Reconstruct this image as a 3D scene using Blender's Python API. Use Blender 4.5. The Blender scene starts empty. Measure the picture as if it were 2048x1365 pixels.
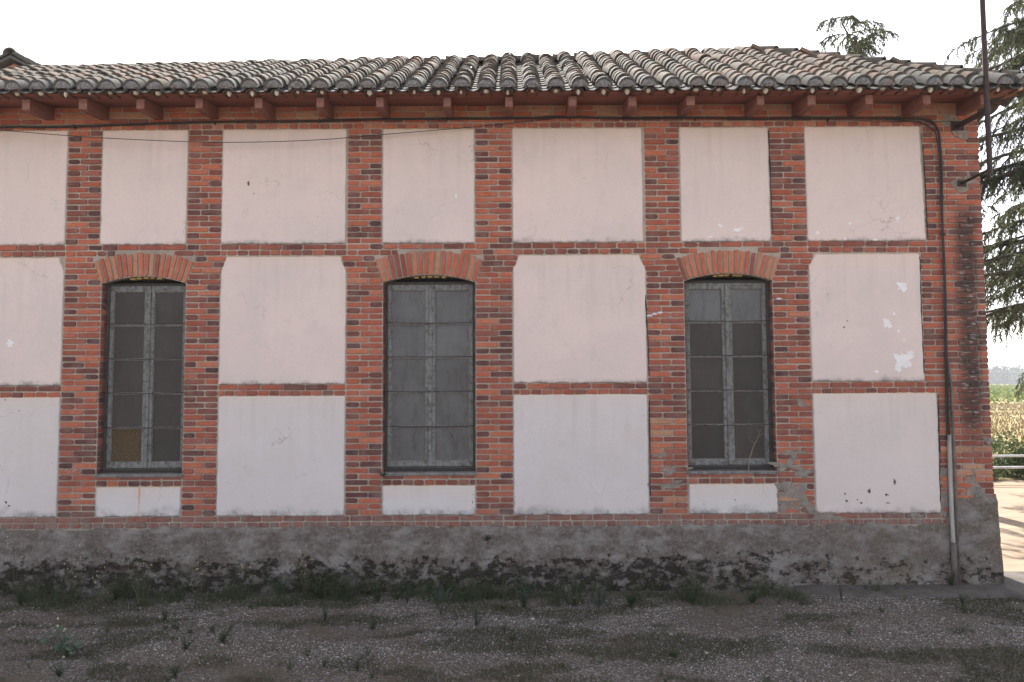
import bpy, math, random
import numpy as np
from mathutils import Vector, noise
R = random.Random(7)
NR = np.random.default_rng(7)
sc = bpy.context.scene
C = sc.collection
# ------------------------------------------------------------------ camera
F, TH, RO, DW, EYE = 1479.0, math.radians(3.44), math.radians(0.30), 8.45, 2.29
cr = Vector((math.cos(RO), 0, -math.sin(RO)))
cf = Vector((0, math.cos(TH), math.sin(TH)))
cu = cr.cross(cf).normalized(); cf = cu.cross(cr).normalized()
cpos = Vector((0, -DW, EYE))
cd = bpy.data.cameras.new('camera'); cam = bpy.data.objects.new('camera', cd); C.objects.link(cam)
from mathutils import Matrix
cam.matrix_world = Matrix(((cr.x, cu.x, -cf.x, cpos.x), (cr.y, cu.y, -cf.y, cpos.y), (cr.z, cu.z, -cf.z, cpos.z), (0, 0, 0, 1)))
cd.sensor_width = 36; cd.lens = 36 * F / 2048; cd.clip_end = 4000; cd.clip_start = 0.1
sc.camera = cam
# ------------------------------------------------------------------ light
SUN_EL, SUN_AZ = math.radians(44.5), math.radians(4.5)      # azimuth: degrees left of straight behind the building
sdir = Vector((-math.sin(SUN_AZ) * math.cos(SUN_EL), math.cos(SUN_AZ) * math.cos(SUN_EL), math.sin(SUN_EL)))
w = bpy.data.worlds.new('World'); sc.world = w; w.use_nodes = True
nt = w.node_tree; nt.nodes.clear()
wo = nt.nodes.new('ShaderNodeOutputWorld'); bg = nt.nodes.new('ShaderNodeBackground'); sk = nt.nodes.new('ShaderNodeTexSky')
sk.sky_type = 'NISHITA'; sk.sun_disc = False; sk.sun_elevation = SUN_EL; sk.sun_rotation = -SUN_AZ
sk.air_density = 1.0; sk.dust_density = 3.0; sk.ozone_density = 1.0; sk.altitude = 700
bg.inputs['Strength'].default_value = 0.10
hs = nt.nodes.new('ShaderNodeHueSaturation'); hs.inputs['Saturation'].default_value = 0.42      # thin milky haze over the whole sky
wm_ = nt.nodes.new('ShaderNodeMix'); wm_.data_type = 'RGBA'; wm_.blend_type = 'MULTIPLY'; wm_.inputs[0].default_value = 1; wm_.inputs[7].default_value = (1.0, .955, .93, 1)
nt.links.new(sk.outputs[0], hs.inputs['Color']); nt.links.new(hs.outputs[0], wm_.inputs[6]); nt.links.new(wm_.outputs[2], bg.inputs[0]); nt.links.new(bg.outputs[0], wo.inputs[0])
sl = bpy.data.lights.new('sun', 'SUN'); sl.energy = 3.8; sl.angle = math.radians(0.5); sl.color = (1, .95, .88)
so = bpy.data.objects.new('sun', sl); C.objects.link(so); so.rotation_euler = sdir.to_track_quat('Z', 'Y').to_euler()
so.location = (0, 5, 20)
vs = sc.view_settings; vs.view_transform = 'Standard'; vs.look = 'None'; vs.gamma = 1; vs.use_curve_mapping = False
vs.exposure = 2.1
sc.cycles.max_bounces = 8; sc.cycles.diffuse_bounces = 4; sc.cycles.use_denoising = True; sc.cycles.sample_clamp_indirect = 6
try:
    sc.cycles.denoiser = 'OPENIMAGEDENOISE'; sc.cycles.denoising_prefilter = 'ACCURATE'; sc.cycles.denoising_input_passes = 'RGB_ALBEDO_NORMAL'
except Exception: pass

# ------------------------------------------------------------------ helpers
def ray(px, py):
    return cf * F + cr * (px - 1024) + cu * (682.5 - py)
def onY(px, py, Y=0.0):
    d = ray(px, py); k = (Y + DW) / d.y; return cpos + d * k
def onG(px, py, z=0.0):
    d = ray(px, py); k = (z - EYE) / d.z; return cpos + d * k
def tag(o, label=None, cat=None, group=None, kind=None):
    for k, v in (('label', label), ('category', cat), ('group', group), ('kind', kind)):
        if v: o[k] = v
    return o
class MB:
    def __init__(s): s.v = []; s.f = []; s.t = []; s.m = []; s.tone = 0.0; s.mi = 0
    def add(s, vs, fs, tone=None, mi=None):
        n = len(s.v); s.v.extend(vs)
        for f in fs:
            s.f.append(tuple(n + i for i in f)); s.t.append(s.tone if tone is None else tone); s.m.append(s.mi if mi is None else mi)
    def box(s, x0, x1, y0, y1, z0, z1, **k):
        s.add([(x0, y0, z0), (x1, y0, z0), (x1, y1, z0), (x0, y1, z0), (x0, y0, z1), (x1, y0, z1), (x1, y1, z1), (x0, y1, z1)],
              [(0, 3, 2, 1), (4, 5, 6, 7), (0, 1, 5, 4), (1, 2, 6, 5), (2, 3, 7, 6), (3, 0, 4, 7)], **k)
    def extr(s, prof, y0, y1, **k):      # prof: list of (x,z) counter-clockwise seen from the camera
        n = len(prof)
        s.add([(x, y0, z) for x, z in prof] + [(x, y1, z) for x, z in prof],
              [tuple(range(n)), tuple(range(2 * n - 1, n - 1, -1))] + [(i, i + n, (i + 1) % n + n, (i + 1) % n) for i in range(n)], **k)
    def tube(s, pts, rad, seg=6, cap=True, **k):
        pts = [Vector(p) for p in pts]; n = len(pts); vs_ = []; prev = None
        for i, p in enumerate(pts):
            d = (pts[min(i + 1, n - 1)] - pts[max(i - 1, 0)]).normalized()
            a = d.cross(Vector((0, 0, 1)) if abs(d.z) < .9 else Vector((0, 1, 0))).normalized()
            if prev is not None and a.dot(prev) < 0: a = -a
            prev = a; b = d.cross(a); r = rad[i] if isinstance(rad, (list, tuple)) else rad
            for j in range(seg):
                t = 2 * math.pi * j / seg; vs_.append(tuple(p + a * math.cos(t) * r + b * math.sin(t) * r))
        fs = [(i * seg + j, i * seg + (j + 1) % seg, (i + 1) * seg + (j + 1) % seg, (i + 1) * seg + j) for i in range(n - 1) for j in range(seg)]
        if cap: fs += [tuple(range(seg - 1, -1, -1)), tuple((n - 1) * seg + j for j in range(seg))]
        s.add(vs_, fs, **k)
    def mesh(s, name, mats, smooth=False):
        me = bpy.data.meshes.new(name); me.from_pydata(s.v, [], s.f)
        a = me.attributes.new('tone', 'FLOAT', 'FACE'); a.data.foreach_set('value', s.t)
        for m in (mats if isinstance(mats, (list, tuple)) else [mats]): me.materials.append(m)
        if any(s.m): me.polygons.foreach_set('material_index', s.m)
        if smooth: me.polygons.foreach_set('use_smooth', [True] * len(s.f))
        me.validate(); me.update(); return me
    def build(s, name, mats, parent=None, smooth=False):
        return link(name, s.mesh(name, mats, smooth), parent)
def link(name, me, parent=None, loc=None):
    o = bpy.data.objects.new(name, me); C.objects.link(o)
    if parent is not None: o.parent = parent
    if loc is not None: o.location = loc
    return o
def empty(name, loc=(0, 0, 0)):
    o = bpy.data.objects.new(name, None); C.objects.link(o); o.location = loc; o.empty_display_size = .3; return o
def npmesh(name, V, Fc, mat, tone=None, parent=None, smooth=False):
    """V (n,3) float, Fc (m,k) int: one big mesh, fast"""
    me = bpy.data.meshes.new(name); n, (m, k) = len(V), Fc.shape
    me.vertices.add(n); me.vertices.foreach_set('co', V.astype(np.float32).ravel())
    me.loops.add(m * k); me.loops.foreach_set('vertex_index', Fc.astype(np.int32).ravel())
    me.polygons.add(m); me.polygons.foreach_set('loop_start', (np.arange(m) * k).astype(np.int32))
    a = me.attributes.new('tone', 'FLOAT', 'FACE'); a.data.foreach_set('value', (np.zeros(m) if tone is None else tone).astype(np.float32))
    if smooth: me.polygons.foreach_set('use_smooth', np.ones(m, dtype=bool))
    me.materials.append(mat); me.update(calc_edges=True); me.validate()
    return link(name, me, parent)
def fbm(x, y, s=1.0, o=3, seed=0.0):
    return noise.fractal(Vector((x * s + seed, y * s - seed, seed * .37)), 1.0, 2.0, o)

# ------------------------------------------------------------------ materials
class NT:
    def __init__(s, name, rough=.9, spec=.3):
        s.m = bpy.data.materials.new(name); s.m.use_nodes = True; s.t = s.m.node_tree; s.n = s.t.nodes
        s.b = s.n['Principled BSDF']; s.b.inputs['Roughness'].default_value = rough
        s.b.inputs['Specular IOR Level'].default_value = spec
    def N(s, t, **k):
        n = s.n.new(t)
        for a, v in k.items(): setattr(n, a, v)
        return n
    def L(s, a, b): s.t.links.new(a, b)
    def pos(s, scale=(1, 1, 1)):
        g = s.N('ShaderNodeNewGeometry'); m = s.N('ShaderNodeMapping'); m.inputs['Scale'].default_value = scale
        s.L(g.outputs['Position'], m.inputs[0]); return m.outputs[0]
    def xyz(s, v):
        x = s.N('ShaderNodeSeparateXYZ'); s.L(v, x.inputs[0]); return x.outputs
    def noise(s, v, scale, detail=4, rough=.6, dist=0.0):
        n = s.N('ShaderNodeTexNoise'); n.inputs['Scale'].default_value = scale; n.inputs['Detail'].default_value = detail
        n.inputs['Roughness'].default_value = rough; n.inputs['Distortion'].default_value = dist; s.L(v, n.inputs['Vector']); return n.outputs['Fac']
    def ramp(s, f, stops, interp='LINEAR'):
        r = s.N('ShaderNodeValToRGB'); cr_ = r.color_ramp; cr_.interpolation = interp
        while len(cr_.elements) < len(stops): cr_.elements.new(.5)
        for e, (p, c) in zip(cr_.elements, stops):
            e.position = p; e.color = (c, c, c, 1) if isinstance(c, (int, float)) else (*c, 1)
        s.L(f, r.inputs[0]); return r.outputs[0]
    def math(s, op, a, b=None, c=None, clamp=False):
        n = s.N('ShaderNodeMath', operation=op); n.use_clamp = clamp
        for i, x in enumerate((a, b, c)):
            if x is None: continue
            if isinstance(x, (int, float)): n.inputs[i].default_value = x
            else: s.L(x, n.inputs[i])
        return n.outputs[0]
    def map(s, f, a, b, c=0.0, d=1.0):
        n = s.N('ShaderNodeMapRange'); n.interpolation_type = 'SMOOTHSTEP'
        for i, x in enumerate((f, a, b, c, d)):
            if isinstance(x, (int, float)): n.inputs[i].default_value = x
            else: s.L(x, n.inputs[i])
        return n.outputs[0]
    def mix(s, f, a, b, mode='MIX'):
        n = s.N('ShaderNodeMix', data_type='RGBA', blend_type=mode)
        for i, x in ((0, f), (6, a), (7, b)):
            if isinstance(x, (int, float)): n.inputs[i].default_value = x
            elif isinstance(x, tuple): n.inputs[i].default_value = (*x, 1)
            else: s.L(x, n.inputs[i])
        return n.outputs[2]
    def tone(s):
        a = s.N('ShaderNodeAttribute', attribute_type='GEOMETRY', attribute_name='tone')
        b = s.N('ShaderNodeAttribute', attribute_type='OBJECT', attribute_name='tone')
        return s.math('ADD', a.outputs['Fac'], b.outputs['Fac'])
    def prop(s, name):
        return s.N('ShaderNodeAttribute', attribute_type='OBJECT', attribute_name=name).outputs['Fac']
    def col(s, c):
        if isinstance(c, tuple): s.b.inputs['Base Color'].default_value = (*c, 1)
        else: s.L(c, s.b.inputs['Base Color'])
    def bump(s, h, dist=.004, strength=1.0):
        b = s.N('ShaderNodeBump'); b.inputs['Distance'].default_value = dist; b.inputs['Strength'].default_value = strength
        s.L(h, b.inputs['Height']); s.L(b.outputs[0], s.b.inputs['Normal'])

def stain_right(n, P):      # the damp streak down the corner pier below the mast bracket
    x = n.xyz(P)
    w1 = n.noise(P, 3.0, 4, .6)
    cx = n.math('ADD', x[0], n.math('MULTIPLY', w1, .16))
    d = n.math('ABSOLUTE', n.math('SUBTRACT', cx, 5.31))
    a = n.map(d, .05, .20, 1, 0)
    zt = n.math('MULTIPLY', n.map(x[2], 1.3, 2.0, 0, 1), n.map(x[2], 4.1, 4.5, 1, 0))
    return n.math('MULTIPLY', a, zt)

def m_brick(arch=False):
    n = NT('arch_brick_clay' if arch else 'brick_clay', .92, .25); P = n.pos(); t = n.tone()
    base = n.ramp(t, [(0, (.060, .036, .038)), (.13, (.11, .050, .046)), (.30, (.20, .072, .054)), (.6, (.36, .098, .060)), (.85, (.50, .155, .085)), (1, (.46, .27, .17))])
    v = n.noise(P, 26, 5, .7)
    c = n.mix(n.ramp(v, [(.35, 0), (.75, .55)]), base, (.12, .05, .045))
    v2 = n.noise(P, 7, 4, .6)
    c = n.mix(n.ramp(v2, [(.45, 0), (.75, .38)]), c, (.34, .23, .20))
    sp = n.noise(P, 90, 2, .6)
    c = n.mix(n.ramp(sp, [(.68, 0), (.74, .55)]), c, (.55, .5, .47))
    c = n.mix(n.math('MULTIPLY', stain_right(n, P), .78), c, (.045, .032, .030))
    ef = n.noise(n.pos((9, 9, 40)), 1.0, 3, .6)
    c = n.mix(n.math('MULTIPLY', n.math('MULTIPLY', stain_right(n, P), n.ramp(ef, [(.56, 0), (.66, 1)])), .6), c, (.42, .38, .35))
    z = n.xyz(P)[2]
    lo = n.math('MULTIPLY', n.map(z, .7, 1.0, 1, 0), n.ramp(n.noise(P, 9, 5, .7), [(.38, 0), (.62, .8)]))
    c = n.mix(lo, c, (.22, .19, .175))
    n.col(c); n.bump(n.math('ADD', v, n.math('MULTIPLY', sp, .4)), .0035, .8); return n.m
def m_mortar():
    n = NT('mortar', .97, .2); P = n.pos(); a = n.noise(P, 40, 5, .7); b = n.noise(P, 2.5, 4, .6)
    c = n.mix(a, (.29, .25, .21), (.50, .44, .375)); c = n.mix(n.ramp(b, [(.4, 0), (.7, .5)]), c, (.13, .105, .09))
    c = n.mix(n.math('MULTIPLY', stain_right(n, P), .8), c, (.03, .024, .021))
    n.col(c); n.bump(a, .006); return n.m
def m_plaster():
    n = NT('painted_plaster', .93, .25); P = n.pos(); pk = n.prop('pink'); seed = n.prop('seed')
    tc = n.N('ShaderNodeTexCoord').outputs['Generated']; g = n.xyz(tc)
    pv = n.N('ShaderNodeVectorMath', operation='ADD'); n.L(P, pv.inputs[0])
    cb = n.N('ShaderNodeCombineXYZ'); n.L(seed, cb.inputs[0]); n.L(seed, cb.inputs[1]); n.L(cb.outputs[0], pv.inputs[1]); Q = pv.outputs[0]
    c = n.mix(pk, (.60, .575, .585), (.68, .57, .54))
    big = n.noise(Q, 1.1, 5, .6); c = n.mix(n.ramp(big, [(.35, .0), (.68, .55)]), c, (.54, .49, .475)); md = n.noise(Q, 4.5, 6, .7); c = n.mix(n.ramp(md, [(.52, 0), (.75, .35)]), c, (.50, .46, .44))
    fine = n.noise(Q, 55, 4, .7); c = n.mix(n.ramp(fine, [(.3, .16), (.6, 0)]), c, (.35, .31, .29))
    # vertical drips
    dr = n.noise(n.pos((9, 9, .5)), 1.0, 4, .6); c = n.mix(n.math('MULTIPLY', n.ramp(dr, [(.50, 0), (.72, .42)]), n.map(g[2], .3, 1.0, .1, 1)), c, (.45, .40, .37))
    # mould at the foot, yellow line at the head, grime along the sides
    nb = n.noise(Q, 9, 6, .72); nl = n.noise(n.pos((2.2, 2.2, 2.2)), 1.0, 3, .6)
    h = n.prop('high')      # metres of height
    foot = n.math('MULTIPLY', g[2], h)
    reach = n.math('MULTIPLY', n.ramp(nl, [(.35, .02), (.7, .20)]), n.math('ADD', n.math('MULTIPLY', pk, -.62), 1.0))
    mf = n.map(n.math('ADD', foot, n.math('MULTIPLY', nb, -.05)), -.02, reach, 1, 0)
    mm = n.math('MULTIPLY', mf, n.ramp(nb, [(.40, .05), (.62, .8)]))
    c = n.mix(mm, c, (.15, .15, .145))
    el = n.math('MULTIPLY', n.map(foot, 0.0, .030, .95, 0), n.ramp(nb, [(.35, .45), (.55, 1)])); c = n.mix(el, c, (.12, .12, .11))
    head = n.math('SUBTRACT', h, foot); c = n.mix(n.map(head, 0.004, .028, .8, 0), c, (.40, .27, .12))
    c = n.mix(n.map(head, 0.0, .22, .22, 0), c, (.62, .47, .34))
    gw = n.prop('wide'); sx = n.math('MULTIPLY', g[0], gw); sd = n.math('MINIMUM', sx, n.math('SUBTRACT', gw, sx))
    c = n.mix(n.math('MULTIPLY', n.map(sd, .0, .020, .8, 0), n.ramp(nb, [(.35, .3), (.6, 1)])), c, (.24, .20, .17))
    # hair cracks and pocks
    wv = n.N('ShaderNodeTexNoise'); wv.inputs['Scale'].default_value = 3.5; wv.inputs['Detail'].default_value = 6; n.L(Q, wv.inputs['Vector'])
    dm = n.mix(.35, Q, wv.outputs['Color'])
    vo = n.N('ShaderNodeTexVoronoi', feature='DISTANCE_TO_EDGE'); vo.inputs['Scale'].default_value = 1.7; n.L(dm, vo.inputs['Vector'])
    ck = n.math('MULTIPLY', n.map(vo.outputs['Distance'], .0, .006, 1, 0), n.ramp(n.noise(Q, 1.6, 2), [(.55, 0), (.66, .5)]))
    c = n.mix(ck, c, (.2, .16, .15))
    pc = n.noise(Q, 30, 2, .5); c = n.mix(n.ramp(pc, [(.775, 0), (.80, .8)]), c, (.12, .09, .08))
    # rusty run on one panel
    ru = n.prop('rust'); xx = n.xyz(P)[0]; zz = n.xyz(P)[2]
    wx = n.math('ADD', xx, n.math('MULTIPLY', n.noise(P, 12, 3), .02))
    rr = n.math('MULTIPLY', n.math('MULTIPLY', n.map(n.math('ABSOLUTE', n.math('SUBTRACT', wx, -4.205)), .003, .020, .8, 0), n.map(zz, .85, 1.15, .35, 1)), ru)
    c = n.mix(rr, c, (.50, .25, .10))
    n.col(c); n.bump(n.math('ADD', n.math('MULTIPLY', fine, .5), n.math('MULTIPLY', n.noise(Q, 6, 3), 2.0)), .003, .7); return n.m
def simple(name, c1, c2, scale=8, rough=.85, spec=.3, bump=.003, aniso=(1, 1, 1), c3=None, detail=5, metallic=0):
    n = NT(name, rough, spec); P = n.pos(aniso); a = n.noise(P, scale, detail, .65)
    c = n.mix(n.ramp(a, [(.32, 0), (.68, 1)]), c1, c2)
    if c3: c = n.mix(n.ramp(n.noise(P, scale * 3.3, 5, .7), [(.55, 0), (.68, .85)]), c, c3)
    n.b.inputs['Metallic'].default_value = metallic
    n.col(c)
    if bump: n.bump(a, bump)
    return n.m
def m_tile():
    n = NT('roof_tile_clay', .95, .08); P = n.pos(); t = n.tone()
    c = n.ramp(t, [(0, (.10, .10, .104)), (.10, (.085, .077, .068)), (.4, (.135, .115, .097)), (.7, (.18, .132, .105)), (1, (.20, .115, .082))])
    a = n.noise(P, 9, 7, .75); c = n.mix(n.ramp(a, [(.42, 0), (.60, .85)]), c, (.09, .086, .076)); g_ = n.noise(P, 1.4, 4, .6); c = n.mix(n.ramp(g_, [(.45, 0), (.65, .6)]), c, (.07, .07, .058))
    b = n.noise(P, 42, 4, .7); c = n.mix(n.ramp(b, [(.6, 0), (.68, .8)]), c, (.26, .25, .22))
    d = n.noise(P, 5, 4, .7); c = n.mix(n.ramp(d, [(.58, 0), (.72, .6)]), c, (.075, .07, .065))
    n.col(c); n.bump(n.math('ADD', a, b), .005); return n.m
def m_plug():
    n = NT('lichened_mortar', .95, .2); P = n.pos(); a = n.noise(P, 30, 5, .75); b = n.noise(P, 75, 3, .6); d = n.noise(P, 9, 3)
    c = n.mix(n.ramp(a, [(.35, 0), (.65, 1)]), (.11, .108, .112), (.24, .24, .245)); c = n.mix(n.ramp(b, [(.6, 0), (.68, .8)]), c, (.48, .48, .47))
    c = n.mix(n.ramp(d, [(.58, 0), (.72, .5)]), c, (.22, .11, .075))
    n.col(c); n.bump(n.math('ADD', a, b), .008); return n.m
def m_wood():
    n = NT('weathered_window_paint', .8, .35); P = n.pos((12, 12, 1.2)); a = n.noise(P, 2.0, 5, .7); b = n.noise(n.pos(), 22, 5, .7)
    c = n.mix(n.ramp(a, [(.3, 0), (.7, 1)]), (.18, .183, .18), (.36, .375, .375)); c = n.mix(n.ramp(b, [(.48, 0), (.64, .8)]), c, (.085, .068, .055))
    n.col(c); n.bump(a, .002); return n.m
def m_pane(name, c1, c2, rough, dust):
    n = NT(name, rough, .5); P = n.pos(); a = n.noise(P, 3.2, 5, .6); b = n.noise(n.pos((1, 1, .3)), 9, 5, .65)
    c = n.mix(n.ramp(a, [(.35, 0), (.65, 1)]), c1, c2); oi = n.N('ShaderNodeObjectInfo'); c = n.mix(n.ramp(b, [(.42, 0), (.75, dust * 1.6)]), c, (.22, .22, .23)); c = n.mix(n.math('MULTIPLY', oi.outputs['Random'], .45), c, tuple(q * .45 for q in c1)); n.col(c)
    n.L(n.ramp(b, [(.35, rough), (.65, min(1, rough + .28))]), n.b.inputs['Roughness']); return n.m
def m_plinth():
    n = NT('rough_plinth_render', .96, .2); P = n.pos(); z = n.xyz(P)
    a = n.noise(P, 26, 7, .75); b = n.noise(n.pos((1.3, 1, 2.2)), 2.2, 6, .68); d = n.noise(n.pos((1.2, 1, 1.7)), 6.5, 10, .78); wide = n.noise(n.pos((.55, 1, .2)), 1.0, 3, .5)
    c = n.mix(n.ramp(a, [(.3, 0), (.7, 1)]), (.080, .066, .056), (.19, .163, .145))
    c = n.mix(n.ramp(b, [(.46, 0), (.62, .75)]), c, (.26, .24, .232))
    c = n.mix(n.ramp(n.noise(P, 60, 3, .6), [(.62, 0), (.70, .7)]), c, (.45, .43, .42))
    # moss and lost render low down, stronger to the left
    hz = n.math('ADD', z[2], n.math('MULTIPLY', wide, -.34)); bandm = n.math('MULTIPLY', n.map(hz, .0, .34, 1, 0), n.map(z[0], 1.8, 3.2, 1, .55))
    mk = n.map(n.math('ADD', d, n.math('MULTIPLY', bandm, .135)), .59, .66, 0, 1)
    mk = n.math('MULTIPLY', mk, n.map(bandm, .05, .3, 0, 1)); mk = n.math('MULTIPLY', mk, n.ramp(n.noise(n.pos((1.0, 1, 2.5)), 2.6, 5, .65), [(.34, .15), (.47, 1)]))
    c = n.mix(n.math('MULTIPLY', mk, .9), c, (.022, .016, .012))
    c = n.mix(n.math('MULTIPLY', n.map(z[0], 3.0, 4.0, 0, .35), n.ramp(n.noise(P, 3, 4), [(.45, 0), (.65, 1)])), c, (.16, .13, .085))
    n.col(c); n.bump(n.math('SUBTRACT', n.math('ADD', a, b), mk), .012); return n.m
def m_ground():
    n = NT('gravelly_earth', .97, .2); P = n.pos(); a = n.noise(P, 70, 6, .75); b = n.noise(P, 1.3, 6, .65, .4); d = n.noise(n.pos((1.0, 2.2, 1)), 2.6, 8, .75)
    vo = n.N('ShaderNodeTexVoronoi'); vo.inputs['Scale'].default_value = 75; n.L(P, vo.inputs['Vector'])
    st = n.ramp(n.xyz(vo.outputs['Color'])[0], [(.4, (.090, .076, .067)), (.7, (.19, .17, .155)), (.97, (.39, .36, .345))])
    c = n.mix(n.ramp(a, [(.3, 0), (.7, .6)]), st, (.105, .087, .072))
    c = n.mix(n.ramp(b, [(.45, 0), (.62, .75)]), c, (.125, .102, .077))
    c = n.mix(n.ramp(d, [(.55, 0), (.68, .75)]), c, (.078, .074, .046))
    y = n.xyz(P); c = n.mix(n.math('MULTIPLY', n.map(y[1], .3, 1.5, 0, 1), 1.0), c, (.33, .27, .20))
    n.col(c); n.bump(n.math('ADD', vo.outputs['Distance'], a), .01); return n.m
def leafmat(name, c1, c2, trans=.25, scale=2.0):
    n = NT(name, .7, .3); P = n.pos(); t = n.tone(); c = n.mix(t, c1, c2); a = n.noise(P, scale, 3)
    c = n.mix(n.ramp(a, [(.35, 0), (.7, .45)]), c, tuple(x * .55 for x in c1)); n.col(c)
    tr = n.N('ShaderNodeBsdfTranslucent'); n.L(c, tr.inputs[0]); mx = n.N('ShaderNodeMixShader'); mx.inputs[0].default_value = trans
    out = n.n['Material Output']; n.L(n.b.outputs[0], mx.inputs[1]); n.L(tr.outputs[0], mx.inputs[2]); n.L(mx.outputs[0], out.inputs[0]); return n.m

M = dict(
    brick=m_brick(), arch=m_brick(True), mortar=m_mortar(), plaster=m_plaster(), tile=m_tile(), plug=m_plug(), wood=m_wood(), plinth=m_plinth(), ground=m_ground(),
    cement=simple('cement_patch', (.17, .15, .13), (.29, .26, .23), 14, .95, .2, .008, c3=(.09, .08, .07)),
    white_mortar=simple('pale_mortar', (.50, .47, .42), (.66, .63, .58), 20, .95, .2, .004),
    beam=simple('brown_painted_timber', (.16, .060, .046), (.24, .10, .075), 3, .8, .3, .002, (8, 1, 8), c3=(.24, .13, .105)),
    beam_end=simple('worn_timber_end', (.20, .10, .085), (.30, .17, .15), 30, .9, .25, .004),
    soffit=simple('soffit_boards_paint', (.18, .060, .044), (.27, .095, .066), 1.5, .75, .3, .002, (.5, 10, 10), c3=(.26, .12, .09)),
    darkwood=simple('dark_wet_wood', (.018, .015, .013), (.06, .052, .045), 6, .85, .3, .003, (10, 10, 1)),
    framewood=simple('grimy_outer_frame', (.05, .047, .043), (.13, .128, .12), 6, .85, .3, .002, (10, 10, 1)),
    putty=simple('flaking_putty', (.10, .085, .07), (.38, .36, .34), 45, .9, .2, .002),
    yellow=simple('raw_lintel_wood', (.30, .19, .07), (.52, .37, .15), 10, .8, .3, .004, (1, 1, 6)),
    wire=simple('galvanised_wire', (.035, .033, .03), (.075, .07, .065), 20, .8, .3, 0),
    iron=simple('rusted_iron', (.018, .014, .014), (.06, .032, .026), 25, .7, .4, .002),
    cable=simple('black_cable_sheath', (.012, .012, .013), (.03, .029, .03), 10, .6, .4, 0),
    zinc=simple('worn_zinc_pipe', (.22, .20, .19), (.42, .40, .38), 12, .6, .5, .002, (1, 1, .2), c3=(.12, .06, .04)),
    pipe=simple('painted_steel_pipe', (.075, .065, .06), (.16, .14, .13), 10, .7, .4, .002, c3=(.10, .045, .03)),
    sill=simple('sill_cement', (.13, .12, .115), (.26, .25, .24), 18, .95, .2, .006, c3=(.05, .04, .035)),
    glassA=m_pane('dusty_dark_glass', (.034, .026, .022), (.062, .049, .042), .36, .16),
    glassB=m_pane('glass_painted_reflection', (.085, .083, .088), (.15, .152, .165), .20, .6),  # pale bluish sky reflection is put into the base colour
    sack=simple('straw_matting', (.030, .020, .013), (.24, .17, .095), 60, .95, .1, .004, (1, 1, 1)),
    flake=simple('bare_white_plaster', (.66, .65, .66), (.78, .77, .77), 20, .95, .2, .001),
    hole=simple('exposed_earth_filling', (.07, .055, .04), (.16, .12, .08), 40, .97, .1, .004),
    graf=simple('blue_white_chalk', (.45, .45, .55), (.7, .7, .75), 40, .95, .1, 0),
    dark=simple('painted_room_darkness', (.02, .018, .016), (.03, .027, .024), 3, .95, .1, 0),  # darkness of the unlit room, put into a near-black wall colour
    apron=simple('apron_concrete', (.075, .066, .060), (.125, .112, .102), 6, .96, .2, .008, c3=(.05, .045, .035)),
    yard=simple('pale_yard_dirt', (.20, .152, .108), (.26, .20, .145), .9, .96, .2, .01, (1, 3, 1), c3=(.17, .125, .088)),
    field=simple('dry_field', (.26, .20, .11), (.20, .17, .08), .25, .97, .1, 0, (1, .3, 1)),
    brickwall=simple('far_brick', (.24, .105, .075), (.33, .17, .12), 5, .95, .2, .004),
    rail=simple('rail_paint', (.38, .38, .40), (.55, .55, .56), 8, .6, .5, 0),
    bark=simple('cedar_bark', (.05, .04, .034), (.11, .09, .075), 8, .95, .2, .02, (3, 3, .6)),
    cedar=leafmat('cedar_needles', (.042, .053, .027), (.15, .155, .068), .30, .7),
    bush=leafmat('bush_leaves', (.045, .075, .022), (.11, .15, .045), .3, 1.2),
    vine=leafmat('vine_leaves', (.10, .15, .035), (.22, .25, .07), .35, .5),
    forest=leafmat('forest_leaves', (.035, .055, .030), (.06, .08, .04), .1, .05),
    weed=leafmat('weed_green', (.042, .060, .028), (.095, .115, .055), .2, 3),
    weed2=leafmat('blue_green_weed', (.055, .085, .062), (.115, .15, .11), .2, 3),
    dry=leafmat('dry_stem', (.075, .07, .04), (.17, .145, .09), .1, 5),
    grass=leafmat('short_dark_grass', (.045, .048, .024), (.11, .108, .060), .15, 2),
    straw=leafmat('dry_straw', (.12, .092, .068), (.30, .24, .175), .1, 5),
    flower=simple('pale_yellow_petals', (.42, .40, .20), (.55, .52, .30), 10, .7, .2, 0),
    stone=None)
n_ = NT('grey_pebbles', .85, .35); c_ = n_.ramp(n_.tone(), [(0, (.10, .087, .077)), (.5, (.25, .225, .208)), (.85, (.41, .38, .36)), (1, (.62, .60, .58))]); n_.col(c_); M['stone'] = n_.m

# ------------------------------------------------------------------ setting: ground
def sheet(name, x0, x1, y0, y1, nx, ny, zf, mat):
    xs = np.linspace(x0, x1, nx + 1); ys = np.linspace(y0, y1, ny + 1)
    V = np.array([(x, y, zf(x, y)) for y in ys for x in xs]); i = np.arange(nx)[None, :] + (nx + 1) * np.arange(ny)[:, None]; i = i.ravel()
    return npmesh(name, V, np.stack([i, i + 1, i + nx + 2, i + nx + 1], 1), mat, smooth=True)
def gz(x, y):
    k = min(1, max(0, (-y) / .5))
    return (.030 * fbm(x, y, .9, 3, 3.1) + .014 * fbm(x, y, 2.6, 3, 5.5)) * k + .010 * fbm(x, y, 5, 2, 8.0) - .005
near = sheet('ground', -9, 9, -9, .3, 260, 140, gz, M['ground']); tag(near, kind='structure')
far = MB()
far.add([(-900, -600, -.06), (900, -600, -.06), (900, 1200, -.06), (-900, 1200, -.06)], [(0, 1, 2, 3)])
tag(far.build('surrounding_ground', M['yard']), kind='structure')
yd = sheet('yard', 5.30, 40, -.30, 9.2, 60, 40, lambda x, y: -.012 + .02 * fbm(x, y, .5, 2) * min(1, y + .3 if y > -.3 else 0), M['yard']); tag(yd, kind='structure')
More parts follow.
